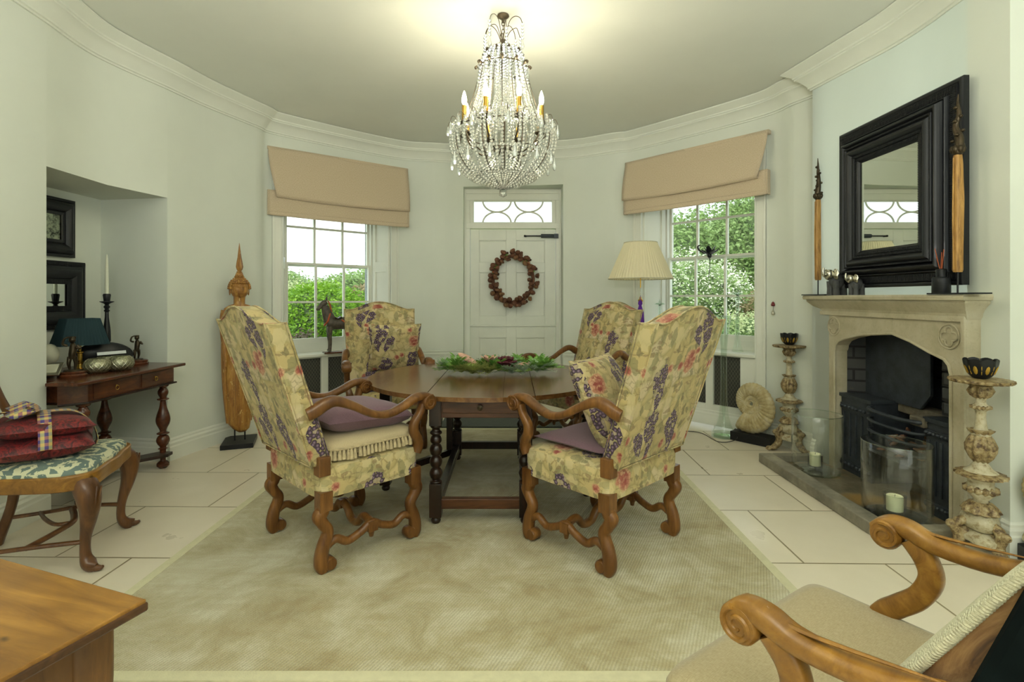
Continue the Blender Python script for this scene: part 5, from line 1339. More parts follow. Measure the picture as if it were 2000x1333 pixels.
for k in range(8):
    a = 2*PI*(k+.5)/8+PI/2*0; ca, sa = math.cos(a), math.sin(a); R_ = .265
    g = bpy.data.objects.new('candle_arm', None); C.objects.link(g); g.parent = t
    b = MB(); b.tube([(.02*ca, .02*sa, 2.30), (.12*ca, .12*sa, 2.24), (.22*ca, .22*sa, 2.30), (R_*ca, R_*sa, 2.38), (R_*ca, R_*sa, 2.415)], .0055, 8, k=5)
    b.lathe([(.004, 2.385), (.024, 2.40), (.034, 2.412), (.030, 2.418), (.016, 2.415), (.016, 2.43), (.0, 2.43)], 18, (R_*ca, R_*sa, 0), rib=.12, ribs=7); b.build('arm_and_drip_pan', 'chandelier_bronze', g)
    b = MB(); b.lathe([(.0155, 2.425), (.0155, 2.52), (.006, 2.525), (0, 2.525)], 16, (R_*ca, R_*sa, 0)); b.build('candle_sleeve', 'brass', g)
    b = MB(); b.lathe([(.007, 2.522), (.015, 2.540), (.0165, 2.557), (.013, 2.580), (.006, 2.604), (.0, 2.616)], 14, (R_*ca, R_*sa, 0)); b.build('bulb', 'bulb_glow', g)
    lamp('POINT', 'candle_light', (CX+R_*ca, CY+R_*sa, 2.63), 2.9, (1, .90, .66), shadow_soft_size=.02)

# ================================================================== FLOOR LAMP, TASSEL, GLASS VASES
LX, LY_ = 1.27, 5.06
t = thing('floor_lamp', 'brass and glass floor lamp with cream pleated shade before the right window', 'floor lamp', (LX, LY_, 0))
b = MB(); n = 120
def pl(u, v):
    a = 2*PI*u; r = .158+(.312-.158)*v; r *= 1+.011*math.sin(a*60)
    return (r*math.cos(a), r*math.sin(a), 1.845-.36*v)
b.grid(pl, 360, 4, cu=True); b.build('shade', 'cream_shade', t, smooth=25, fixn=False)
b = MB()
for r, z in ((.160, 1.845), (.313, 1.487)): b.tube(ring3(r, z, 60), .004, 6, closed=True)
b.build('shade_trim', 'rope_cream', t)
b = MB(); b.lathe([(0, 0), (.14, .004), (.145, .02), (.06, .035), (.02, .06), (.012, .08), (.012, .30)], 28)
b.lathe([(.012, .30), (.030, .32), (.012, .34)], 20); b.lathe([(.010, 1.25), (.022, 1.26), (.026, 1.275), (.012, 1.29), (.010, 1.31)], 20); b.lathe([(.006, 1.40), (.006, 1.80), (.010, 1.81), (0, 1.82)], 12); b.build('stand', 'brass', t)
b = MB(); b.lathe([(.012, .34), (.026, .36), (.020, .60), (.018, .9), (.024, 1.22), (.012, 1.25)], 20); b.build('glass_column', 'clear_glass', t)
b = MB(); b.lathe([(.010, 1.31), (.028, 1.33), (.034, 1.355), (.026, 1.385), (.008, 1.405)], 14); b.build('glass_knop', 'clear_glass', t)
t = thing('tassel', 'long purple tassel hanging from the stem of the floor lamp', 'tassel', (LX-.015, LY_-.05, .76)); b = MB()
b.lathe([(.0, .52), (.008, .515), (.018, .50), (.020, .48), (.012, .465), (.016, .45), (.030, .40), (.036, .3), (.040, .1), (.046, .0), (.0, .01)], 30, rib=.08, ribs=15); b.build('fringe', 'purple_tassel', t)
b = MB(); b.tube([(0, 0, .515), (.01, .03, .56), (.015, .05, .52)], .003, 6, k=4); b.build('cord', 'purple_tassel', t)
def star_vase(x, y, z, h, lab, r0=.055):
    t = thing('glass_candle_vase', lab, 'vase', (x, y, z), .3, 'glass star-topped vases on the right window sill'); b = MB()
    b.lathe([(0, 0), (r0, .0), (r0*.95, .01), (r0*.6, h*.12), (r0*.33, h*.35), (r0*.28, h*.6), (r0*.33, h*.85), (r0*.28, h*.87), (r0*.22, h*.6), (r0*.27, h*.35), (0, h*.03)], 24); b.build('stem', 'vase_glass', t)
    b = MB()
    for k in range(6):
        a = 2*PI*k/6; b.tube([(0, 0, h*.86), (.03*math.cos(a), .03*math.sin(a), h*.89), (.062*math.cos(a), .062*math.sin(a), h*.88)], [.010, .010, .002], 8, k=3)
    b.lathe([(.012, h*.86), (.018, h*.92), (.006, h*.96), (0, h*1.0)], 12); b.build('star_top', 'green_glass', t)
star_vase(2.215, 5.03, .771, .64, 'tall star-topped glass vase on the right window sill before the last pane')
star_vase(1.64, 5.68, .771, .52, 'shorter star-topped glass vase at the left end of the right window sill')
t = thing('floor_vase', 'very tall slender fluted glass vase standing on the floor beside the fossil', 'vase', (1.985, 4.80, 0), .2); b = MB()
prof = [(.0, .002), (.115, .0), (.112, .045), (.070, .11), (.045, .20), (.032, .34), (.028, .60), (.031, .85), (.046, 1.0), (.062, 1.09), (.066, 1.13), (.060, 1.13), (.040, 1.0), (.026, .85), (.022, .60), (.024, .34), (.0, .05)]
b.lathe(prof, 36, rib=.04, ribs=6); b.build('vase_body', 'vase_glass', t, smooth=60)
b = MB(); b.lathe([(0, .003), (.105, .003), (.100, .035), (.05, .05), (0, .05)], 6); b.build('heavy_foot', 'green_glass', t, smooth=0)
b = MB(); b.tube([(.063*math.cos(a), .063*math.sin(a), 1.13) for a in [2*PI*k/30 for k in range(30)]], .002, 6, closed=True); b.build('rim', 'green_glass', t)
# cords
for nm_, pts, m, lab in (('extension_lead', [(1.2, 5.10, .005), (1.55, 5.0, .004), (1.80, 4.92, .004), (1.86, 4.60, .004), (2.02, 4.60, .03), (2.10, 4.83, .06), (2.2, 4.9, .03)], 'cable', 'black cord curving along the floor past the base of the tall glass vase'),
                         ('power_lead', [(-2.28, 5.06, .30), (-2.25, 5.0, .12), (-2.22, 4.95, .02), (-2.12, 4.97, .006), (-2.0, 5.05, .006)], 'white_cable', 'white cord dropping from the wall socket to the floor')):
    b = MB(); b.tube(pts, .0035, 6, k=8); tag(b.build(nm_, m), lab, 'cord')
t = thing('wall_socket', 'white plug socket low on the wall behind the statue', 'socket', (-2.325, 5.09, .31), R(66)); b = MB(); b.box((0, 0, 0), (.15, .012, .09)); b.build('plate', 'plastic_white', t, smooth=0, bevel=.003); b = MB(); b.box((.03, -.02, 0), (.05, .04, .05)); b.build('plug', 'plastic_white', t, smooth=0, bevel=.006)
t = thing('blind_tassel', 'small dark red tassel with a bead hanging on the wall right of the right window', 'tassel', (2.345, 4.60, 1.18)); b = MB(); b.ell((0, 0, -.02), .017, 12); b.lathe([(0, 0), (.012, -.005), (.0, .02)], 10); b.build('bead', 'silver', t)
b = MB(); b.tube([(0, 0, 0), (.004, 0, .05), (0, 0, .09)], .0015, 5); b.lathe([(0, .085), (.010, .08), (.018, .055), (.014, .045), (0, .06)], 10); b.build('tuft', 'red_velvet', t)
# black lotus hanging before the right window
t = thing('lotus_ornament', 'black metal lotus ornament hanging in the right window', 'ornament', (2.045, 5.30, 1.74), R(-45)); b = MB()
for k in range(9):
    a = 2*PI*k/9; M = Matrix.Rotation(a, 4, 'Z') @ Matrix.Rotation(R(-58 if k % 2 else -30), 4, 'Y'); b.ell((.055, 0, .0), (.058, .026, .006), 12, M=M)
b.tube([(-.05, 0, .02), (-.11, 0, .06), (-.125, 0, .10), (-.09, 0, .115)], [.006, .010, .009, .003], 8, k=4); b.ell((0, 0, 0), (.025, .025, .03), 12); b.build('petals', 'ebony', t)
b = MB(); b.tube([(0, 0, 0), (.004, 0, -.12), (-.008, 0, -.22), (-.006, 0, -.30)], [.005, .004, .003, .001], 6, k=4); b.build('stem', 'ebony', t)
b = MB(); b.tube([(0, 0, 0), (0, 0, .50)], .0006, 4); b.build('thread', 'cable', t)

# ================================================================== DOOR WREATH
t = thing('wreath', 'oval pine cone wreath with holly hanging on the white door', 'wreath', (.012, 6.355, 1.53))
b = MB(); b.tube([(.25*math.cos(a), 0, .29*math.sin(a)) for a in [2*PI*k/40 for k in range(40)]], .022, 8, closed=True); b.build('ring', 'pine_cone', t)
pc = cone_mb(.066, .095, 9).build('wreath_cone', 'pine_cone', t, smooth=0, fixn=False); rnd = random.Random(31); N_ = 56
for k in range(N_):
    o = pc if k == 0 else pc.copy()
    if k: C.objects.link(o)
    a = 2*PI*k/N_*1.0+rnd.uniform(-.05, .05); rr = .222+.062*(k % 2)+rnd.uniform(-.012, .012); q = .045 if k % 3 == 1 else .02
    o.location = (rr*math.cos(a), -.03, (rr+.045)*math.sin(a)); o.rotation_euler = (R(90)+rnd.uniform(-.6, .6), rnd.uniform(-.6, .6), rnd.uniform(-.5, .5)); o.scale = (rnd.uniform(.95, 1.25),)*3
b = MB(); rnd = random.Random(8)
for a in (1.9, 2.6, .9, .4, 3.0):
    for _ in range(9):
        p = Vector((.25*math.cos(a)+rnd.uniform(-.03, .03), -.05-rnd.uniform(0, .02), .29*math.sin(a)+rnd.uniform(-.03, .03))); s = .022; u = Vector((rnd.gauss(0, 1), -.3, rnd.gauss(0, 1))).normalized(); v = u.cross(Vector((0, 1, 0))).normalized()
        b.add([p-u*s, p+v*s*.5, p+u*s, p-v*s*.5], [(0, 1, 2, 3)])
b.build('holly', 'leaf_garland', t, smooth=0, fixn=False)
for a in (.62, 2.85):
    b = MB(); b.ell((.25*math.cos(a), -.075, .29*math.sin(a)), .012, 10); b.build('berry', 'reed', t)
# ================================================================== CONSOLE TABLE IN THE NICHE
t = thing('console_table', 'dark walnut console table with turned bulbous legs in the wall niche', 'console table', (-2.85, 3.55, 0))
def W(pts): return [(x+2.85, y-3.55) for x, y in pts]
b = MB(); b.prism(W([(-2.585, 3.05), (-2.56, 4.02), (-2.90, 4.06), (-3.28, 4.06), (-3.28, 3.13), (-2.80, 3.13), (-2.785, 3.05)]), .768, .79, 'z'); b.build('top', 'mahogany', t, smooth=0, bevel=.006)
b = MB(); b.prism(W([(-2.74, 3.085), (-2.64, 3.19), (-2.615, 3.96), (-3.2, 3.97), (-3.2, 3.16), (-2.79, 3.15)]), .650, .768, 'z'); fz = b.build('frieze', 'mahogany', t, smooth=0, bevel=.003)
b = MB(); b.prism(W([(-2.73, 3.075), (-2.628, 3.18), (-2.60, 3.975), (-3.2, 3.98), (-3.2, 3.15), (-2.79, 3.14)]), .640, .652, 'z'); b.build('lower_moulding', 'dark_oak', t, smooth=0, bevel=.002)
for y0, y1 in ((3.225, 3.60), (3.625, 3.94)):
    b = MB(); x0 = -2.64+.025*(y0-3.19)/.77; x1 = -2.64+.025*(y1-3.19)/.77
    b.prism(W([(x0+.006, y0), (x1+.006, y1), (x1-.02, y1), (x0-.02, y0)]), .662, .758, 'z'); d = b.build('drawer', 'mahogany', t, smooth=0, bevel=.002)
    ym = (y0+y1)/2-.03; b = MB(); b.tube([(-2.607+2.85, ym-3.55+.014*math.cos(a), .708+.014*math.sin(a)) for a in [2*PI*k/20 for k in range(20)]], .003, 6, closed=True); b.ell((-2.615+2.85, ym-3.55, .722), .006, 8); b.build('ring_pull', 'brass', d)
LEGP = [(.020, .055), (.018, .07), (.022, .145), (.034, .150), (.020, .160), (.036, .185), (.045, .215), (.034, .245), (.020, .255), (.040, .262), (.040, .270), (.022, .280), (.026, .30), (.044, .34), (.048, .375), (.040, .415), (.026, .46), (.020, .50), (.020, .515), (.038, .522), (.038, .530), (.022, .538), (.034, .565), (.034, .59), (.022, .615), (.036, .625), (.040, .642)]
for x, y in ((-2.68, 3.20), (-2.665, 3.91), (-3.12, 3.22), (-3.12, 3.92)):
    b = MB(); b.lathe([(0, 0), (.026, .002), (.042, .020), (.042, .038), (.026, .055), (0, .056)], 20, (x+2.85, y-3.55, 0)); b.lathe(crs(LEGP, 3), 28, (x+2.85, y-3.55, 0)); b.build('leg', 'mahogany', t)
b = MB()
for pts in (W([(-2.72, 3.17), (-2.64, 3.17), (-2.62, 3.25), (-2.80, 3.5), (-2.80, 3.65), (-2.60, 3.87), (-2.61, 3.94), (-2.70, 3.95), (-2.90, 3.70), (-3.10, 3.96), (-3.16, 3.90), (-2.95, 3.62), (-2.95, 3.50), (-3.16, 3.25), (-3.10, 3.18), (-2.90, 3.45)]),): b.prism(pts, .095, .118, 'z')
b.build('stretcher', 'dark_oak', t, smooth=0, bevel=.003)
ZT_ = .7905
# figurines
def putto(x, y, s, rz, lab):
    t = thing('bronze_figurine', lab, 'figurine', (x, y, ZT_), rz, 'bronze figurines on the console table'); b = MB(); b.lathe([(0, 0), (.075, 0), (.078, .01), (.070, .018), (.074, .028), (.066, .034), (0, .034)], 32); b.build('round_base', 'mahogany', t)
    z0 = .034
    b = MB()
    def P(x, y, z): return (x*s, y*s, z0+z*s)
    b.tube([P(0, 0, .075), P(0, -.004, .10), P(.004, 0, .13), P(.002, 0, .155), P(0, 0, .165)], [(.019*s, .022*s), (.018*s, .022*s), (.019*s, .025*s), (.014*s, .022*s), (.008*s, .008*s)], 14, k=4)
    for e in (-1, 1):
        b.tube([P(e*.011, 0, .082), P(e*.016, -.008+.012*(e > 0), .045), P(e*.012, .006, .012), P(e*.014, -.008, .002)], [.013*s, .010*s, .006*s, .006*s], 10, k=4)
    b.tube([P(-.022, 0, .150), P(-.042, -.004, .160), P(-.036, -.006, .190), P(-.016, -.010, .200)], [.008*s, .007*s, .006*s, .005*s], 9, k=4)
    b.tube([P(.022, 0, .150), P(.036, -.010, .130), P(.014, -.024, .140)], [.008*s, .007*s, .005*s], 9, k=4)
    b.ell(P(0, -.002, .183), (.017*s, .018*s, .020*s), 14); b.ell(P(0, -.020, .182), (.004*s, .004*s, .004*s), 8)
    for k in range(9): a = k*.7; b.ell(P(.012*math.cos(a), .004+.010*math.sin(a), .197), .007*s, 8)
    b.build('figure', 'bronze', t, smooth=70); b = MB(); b.lathe([(0, z0-.001), (.045*s, z0), (.04*s, z0+.008), (0, z0+.010)], 16, rib=.08, ribs=5); b.build('ground', 'bronze', t)
putto(-2.86, 3.33, 1.10, R(40), 'bronze cherub figurine on a round mahogany base at the left of the console table'); putto(-2.88, 3.93, .92, R(50), 'bronze cherub figurine on a round mahogany base at the right of the console table')
t = thing('table_lamp', 'small brass lamp with pleated dark teal shade on the console table', 'table lamp', (-3.02, 3.58, ZT_)); b = MB()
b.lathe([(0, 0), (.045, 0), (.048, .012), (.02, .02), (.016, .05), (.024, .055), (.024, .062), (.014, .07), (.014, .12), (.022, .126), (.022, .132), (.008, .14), (.006, .30)], 20); b.build('stand', 'brass', t)
b = MB()
def sh(u, v):
    k = .64+.36*(1-v); k = .095+(.142-.095)*v
    s4 = (u*4) % 4; i = int(s4); f = s4-i; cs = [(1, -.62), (1, .62), (-1, .62), (-1, -.62)]; a, c = cs[i % 4], cs[(i+1) % 4]
    x, y = a[0]+(c[0]-a[0])*f, a[1]+(c[1]-a[1])*f; q = k*(1+.012*math.sin(u*2*PI*56)); return (x*q, y*q, .365-.185*v)
b.grid(sh, 336, 3, cu=True); b.build('shade', 'teal_shade', t, smooth=20, fixn=False).rotation_euler = (0, 0, R(62))
t = thing('black_candlestick', 'turned black candlestick at the back of the console table', 'candlestick', (-3.11, 3.93, ZT_)); b = MB()
b.lathe([(0, 0), (.055, 0), (.058, .012), (.04, .02), (.022, .04), (.022, .12), (.026, .14), (.018, .16), (.026, .18), (.024, .26), (.013, .36), (.012, .40), (.020, .41), (.012, .422), (.022, .44), (.012, .455), (.02, .465), (.046, .478), (.046, .482), (.02, .484), (.022, .50), (.026, .53), (.022, .54), (0, .54)], 24); b.build('stick', 'ebony', t)
o = MB().lathe([(0, 0), (.0125, 0), (.011, .15), (.008, .27), (.003, .30), (0, .302)], 16, (0, 0, 0)).build('taper_candle', 'white_wax'); o.location = (-3.11, 3.93, ZT_+.5405); tag(o, 'tall white taper candle standing in the black candlestick', 'candle')
o = MB().ell((0, 0, 0), (.175, .055, .092), 32).build('oval_sculpture', 'ebony', smooth=80); o.location = (-2.985, 3.76, ZT_+.093); o.rotation_euler = (0, R(6), R(55)); tag(o, 'black polished oval sculpture behind the silver globes', 'sculpture')
b = MB(); b.box((0, 0, .05), (.18, .004, .022)); o = b.build('white_card', 'paper', smooth=0); o.location = (-2.885, 3.70, ZT_+.062); o.rotation_euler = (R(-15), 0, R(62)); tag(o, 'white card lying across the silver globes', 'card')
for x, y, r, lab in ((-2.81, 3.47, .077, 'silver mesh globe votive, left of the front pair'), (-2.745, 3.59, .080, 'silver mesh globe votive, right of the front pair'), (-2.90, 3.655, .070, 'silver mesh globe votive behind the front pair below the card')):
    t = thing('silver_globe', lab, 'votive', (x, y, ZT_), 0, 'silver globe votives on the console table'); b = MB()
    b.lathe([(0, 0), (r*.5, 0), (r*.86, r*.25), (r, r*.62), (r*.93, r*1.0), (r*.62, r*1.28), (r*.56, r*1.26), (r*.8, r*.9), (0, r*.2)], 36)
    b.build('globe', 'silver_mesh', t, smooth=60); b = MB()
    for s in (-1, 1):
        for k in range(16):
            pts = []
            for j in range(9):
                u = j/8; a = 2*PI*k/16+s*u*1.1; rr = [.5, .74, .9, .98, 1.0, .985, .93, .80, .64][j]*r*1.005; zz = [0, .13, .3, .46, .62, .80, .98, 1.15, 1.27][j]*r; pts.append((rr*math.cos(a), rr*math.sin(a), zz))
            b.tube(pts, .0014, 4)
    b.build('lattice', 'silver', t)
t = tag(MB().ell((0, 0, 0), (.055, .055, .07), 28).build('ostrich_egg', 'ceramic_egg', smooth=80), 'pale cream egg at the left end of the console table', 'egg'); t.location = (-3.10, 3.43, ZT_+.130)
t = thing('egg_stand', 'small dark cup stand beneath the cream egg', 'stand', (-3.10, 3.43, ZT_)); MB().lathe([(0, 0), (.04, 0), (.03, .015), (.02, .04), (.034, .066), (.030, .070), (0, .058)], 20).build('cup', 'ebony', t)
t = thing('framed_picture', 'silver picture frame lying tilted at the left end of the console table', 'picture frame', (-2.95, 3.24, ZT_), R(25)); b = MB(); M = Matrix.Translation((0, 0, .055)) @ Matrix.Rotation(R(-55), 4, 'X'); b.box((0, 0, 0), (.16, .012, .12), M=M); b.build('frame', 'silver', t, smooth=0, bevel=.004); b = MB(); b.box((0, -.0065, 0), (.12, .003, .08), M=M); b.build('picture', 'ceramic_egg', t, smooth=0)
b = MB(); b.box((0, .035, .04), (.02, .004, .08)); b.build('strut', 'black_metal', t, smooth=0)
# niche mirrors
def wall_mirror(y0, y1, z0, z1, fw, mat, rip, lab, tilt):
    t = thing('wall_mirror', lab, 'mirror', (-3.325, (y0+y1)/2, z0), PI); h = (y1-y0)/2; H = z1-z0; b = MB()
    pr = [(0, 0), (0, .02)]+curve_prof([(.0, fw*.2, .02, .006, 4), (fw*.22, fw*.75, .032, .020, 8), (fw*.78, fw, .024, .006, 4)]); frame_ring(b, pr, -h, h, 0, H); b.build('frame', 'ebony', t, smooth=35, fixn=False)
    if rip: 
        b = MB(); ripple(b, .006, fw*.16, .024, .009, .004, -h, h, 0, H); b.build('outer_ripple', 'ebony', t, smooth=0)
        b = MB(); ripple(b, fw*.80, fw*.18, .028, .009, .004, -h, h, 0, H); b.build('inner_ripple', 'ebony', t, smooth=0)
    b = MB(); b.b2(-.018, -.014, -h+fw-.01, h-fw+.01, fw-.01, H-fw+.01); b.build('glass', mat, t, smooth=0)
wall_mirror(3.40, 3.875, 1.60, 2.03, .125, 'foxed_mirror', False, 'black framed antique mirror with foxed glass, the upper one in the niche', 0)
wall_mirror(3.30, 3.965, 1.07, 1.57, .17, 'mirror_glass', True, 'black ripple-moulded mirror, the lower one in the niche', 0)

# ================================================================== QUEEN ANNE CHAIR
t = thing('side_chair', 'walnut side chair with cabriole legs and blue damask drop-in seat by the niche', 'side chair', (-2.32, 2.577, 0), R(-69.4))
def seat_out(k):
    pts = [(-.205, -.235), (.205, -.235), (.255, -.08), (.30, .08), (.305, .18), (.25, .265), (.10, .275), (0, .285), (-.10, .275), (-.25, .265), (-.305, .18), (-.30, .08), (-.255, -.08)]
    c = crs(pts+[pts[0]], 5)[:-1]; return [(x*k, y*k) for x, y in c]
b = MB(); b.prism(seat_out(1.0), .405, .475, 'z'); b.build('seat_rail', 'honey_oak', t, smooth=50, bevel=.006)
b = MB(); n = len(seat_out(1)); vs = []; secs = [(.97, .472), (.965, .49), (.90, .507), (.72, .518), (.4, .524), (.01, .526)]
for k, z in secs: vs += [(x, y, z) for x, y in seat_out(k*.965)]
b.add(vs, [(j*n+i, j*n+(i+1) % n, (j+1)*n+(i+1) % n, (j+1)*n+i) for j in range(len(secs)-1) for i in range(n)]+[tuple(len(vs)-n+i for i in range(n))]); b.build('drop_in_seat', 'blue_damask', t, smooth=60)
for s in (-1, 1):
    b = MB(); b.tube([(s*.235, .20, .45), (s*.262, .235, .40), (s*.272, .250, .34), (s*.262, .245, .26), (s*.240, .225, .16), (s*.232, .222, .08), (s*.240, .238, .035), (s*.256, .268, .014)],
                     [(.040, .045), (.048, .050), (.044, .044), (.032, .032), (.021, .021), (.020, .022), (.028, .030), (.030, .012)], 14, k=5, pw=.8)
    b.tube([(s*.25, .25, .02), (s*.262, .285, .016), (s*.266, .302, .024)], [.020, .014, .006], 8, k=3)
    lg = b.build('front_leg', 'chair_walnut', t, smooth=60)
    b = MB()
    for dx in (-.016, 0, .016): b.tube([(s*.272+dx*.6, .298-abs(dx), .41), (s*.285+dx, .292-abs(dx)*.5, .36), (s*.278+dx*.8, .282-abs(dx)*.5, .30), (s*.27, .268, .26)], .0045, 6, k=4)
    b.build('knee_carving', 'chair_walnut', lg)
    b = MB(); b.tube([(s*.195, -.215, .47), (s*.20, -.225, .35), (s*.21, -.25, .2), (s*.235, -.315, .02), (s*.236, -.318, .0)], [(.022, .026), (.022, .024), (.019, .021), (.022, .024), (.022, .024)], 10, k=4, pw=.6); b.build('back_leg', 'chair_walnut', t, smooth=50)
    b = MB(); b.tube([(s*.195, -.215, .44), (s*.20, -.225, .55), (s*.215, -.25, .66), (s*.19, -.285, .78), (s*.175, -.315, .90), (s*.19, -.335, 1.0), (s*.165, -.345, 1.06), (s*.10, -.345, 1.075), (s*.05, -.345, 1.06), (0, -.345, 1.065)],
                     [(.020, .024), (.020, .023), (.018, .021), (.016, .019), (.015, .019), (.015, .020), (.015, .022), (.015, .022), (.014, .024), (.014, .024)], 12, k=5, up=(0, 1, 0), pw=.7); b.build('back_stile', 'chair_walnut', t, smooth=50)
    b = MB(); b.tube([(s*.225, -.285, .14), (s*.235, -.10, .145), (s*.25, .05, .15), (s*.236, .222, .14)], [(.010, .014)]*4, 10, k=5); b.build('side_stretcher', 'chair_walnut', t, smooth=50)
b = MB(); b.tube([(-.238, .0, .145), (-.12, .05, .15), (0, .085, .155), (.12, .05, .15), (.238, .0, .145)], [(.012, .016)]*5, 10, k=6)
b.tube([(-.238, -.14, .145), (-.10, -.06, .15), (0, .02, .155), (0, .08, .155)], .010, 8, k=5); b.build('cross_stretcher', 'chair_walnut', t, smooth=50)
sp = [(.055, .50), (.060, .53), (.030, .57), (.035, .62), (.075, .68), (.090, .74), (.078, .80), (.045, .86), (.035, .92), (.055, .98), (.060, 1.03), (.055, 1.06)]
b = MB(); cs = crs(sp, 5); m = len(cs)
def spy(z): return -.235-.11*max(0, (z-.5)/.56)**.8+.018*math.sin((z-.5)*9)
vs = []
for w_, z in cs: y = spy(z); vs += [(-w_, y, z), (w_, y, z), (w_, y-.012, z), (-w_, y-.012, z)]
b.add(vs, [(i*4+j, i*4+(j+1) % 4, (i+1)*4+(j+1) % 4, (i+1)*4+j) for i in range(m-1) for j in range(4)]+[(0, 1, 2, 3), (4*m-4, 4*m-3, 4*m-2, 4*m-1)]); b.build('splat', 'chair_walnut', t, smooth=40)
b = MB(); b.prism([(-.255, .475), (-.205, .475), (-.21, .50), (-.228, .515), (-.232, .53), (-.255, .53)], -.09, .09, 'x'); b.build('splat_shoe', 'chair_walnut', t, smooth=30)
QM = Matrix.Translation((-2.32, 2.577, 0)) @ Matrix.Rotation(R(-69.4), 4, 'Z')
def onq(o, loc, rx=0, rz=0, ry=0):
    M = QM @ Matrix.Translation(loc) @ Matrix.Rotation(rz, 4, 'Z') @ Matrix.Rotation(rx, 4, 'X') @ Matrix.Rotation(ry, 4, 'Y'); o.location = M.to_translation(); o.rotation_euler = M.to_euler(); return o
for k, (z, th, lab) in enumerate(((.578, .115, 'dark red velvet cushion, the lower one of the tied pair on the side chair'), (.672, .095, 'dark red velvet cushion, the upper one of the tied pair on the side chair'))):
    o = pillow(.40-.03*k, .40-.03*k, th, 18, .1, 30+k).build('red_cushion', 'red_velvet', smooth=80, fixn=False); tag(o, lab, 'cushion', 'red velvet cushions tied on the side chair'); onq(o, (.03, -.02, z), R(90-3*k), R(20+8*k))
t = thing('plaid_ribbon', 'plaid ribbon bow in purple and yellow checks tied around the red cushions', 'ribbon'); onq(t, (.03, -.02, .515), 0, R(24))
b = MB()
def band(pts, wv, w_): 
    P = [Vector(p) for p in crs(pts, 6)]; wv = Vector(wv); vs = []
    for i, p in enumerate(P): 
        q = w_*(1 if w_ else 1); vs += [p-wv*w_/2, p+wv*w_/2]
    b.add(vs, [(2*i, 2*i+1, 2*i+3, 2*i+2) for i in range(len(P)-1)])
band([(0, -.205, .02), (0, -.215, .06), (0, -.18, .12), (0, -.14, .19), (0, -.05, .215), (0, .1, .215), (0, .18, .15), (0, .21, .06), (0, .20, .02)], (1, 0, .05), .075)
band([(-.20, 0, .03), (-.205, 0, .08), (-.16, 0, .18), (-.05, 0, .218), (.1, 0, .216), (.18, 0, .15), (.205, 0, .07)], (0, 1, 0), .05)
for s in (-1, 1):
    band([(0, -.06, .222), (s*.06, -.09, .250), (s*.12, -.10, .250), (s*.14, -.07, .235), (s*.09, -.05, .228), (0, -.04, .224)], (0, .9, .35), .075)
    band([(0, -.06, .222), (s*.06, -.15, .225), (s*.10, -.20, .17), (s*.13, -.215, .12)], (.9, .2*s, .2), .065)
b.ell((0, -.06, .23), (.028, .024, .020), 12); b.build('bow', 'plaid_ribbon', t, smooth=70, fixn=False, solid=.003)
b = MB(); b.tube([(-.20, -.20, .535), (-.15, -.10, .532), (-.22, .0, .532), (-.16, .06, .532), (-.21, -.03, .534), (-.12, -.04, .532), (-.10, -.02, .532)], .0022, 6, k=6); o = b.build('thin_cable', 'cable'); onq(o, (0, 0, 0)); tag(o, 'thin black cable lying on the blue damask seat', 'cable')

# ================================================================== OAK SIDE TABLE, BOTTOM LEFT
t = thing('oak_table', 'honey coloured antique oak table cut off by the lower left corner', 'table', (-.785, 1.107, 0), R(-19.5))
b = MB(); b.b2(-1.147, -.003, -.617, -.003, .631, .650); b.build('top', 'honey_oak', t, smooth=0, bevel=.003)
b = MB(); b.b2(-1.15, 0, -.62, 0, .624, .643); b.build('edge', 'oak_edge', t, smooth=0, bevel=.004)
for x in (-1.10, -.085):
    for y in (-.565, -.075):
        s = 1 if x > -.5 else -1; q = 1 if y > -.3 else -1
        b = MB(); b.tube([(x, y, .625), (x, y, .50), (x, y, .42), (x+s*.012, y+q*.01, .34), (x+s*.035, y+q*.03, .22), (x+s*.015, y+q*.01, .08), (x+s*.03, y+q*.03, .0)], [(.04, .04), (.04, .04), (.038, .038), (.040, .040), (.034, .034), (.022, .022), (.034, .034)], 16, k=4, up=(0, 1, 0), pw=.35); b.build('leg', 'oak_carcase', t, smooth=40)
ap = [(-.53, .628), (-.53, .36), (-.50, .40), (-.47, .44), (-.42, .462), (-.20, .462), (-.15, .448), (-.12, .41), (-.105, .37), (-.105, .628)]
b = MB(); b.prism([(y, z) for y, z in ap], -.075, -.055, 'x'); b.build('end_apron', 'oak_carcase', t, smooth=0, bevel=.004)
b = MB(); b.prism([(y, z) for y, z in ap], -1.115, -1.10, 'x'); b.build('end_apron', 'honey_oak', t, smooth=0)
b = MB(); b.b2(-1.07, -.12, -.06, -.045, .46, .628); b.build('back_apron', 'honey_oak', t, smooth=0); b = MB(); b.b2(-1.07, -.12, -.60, -.585, .46, .628); b.build('front_apron', 'honey_oak', t, smooth=0)

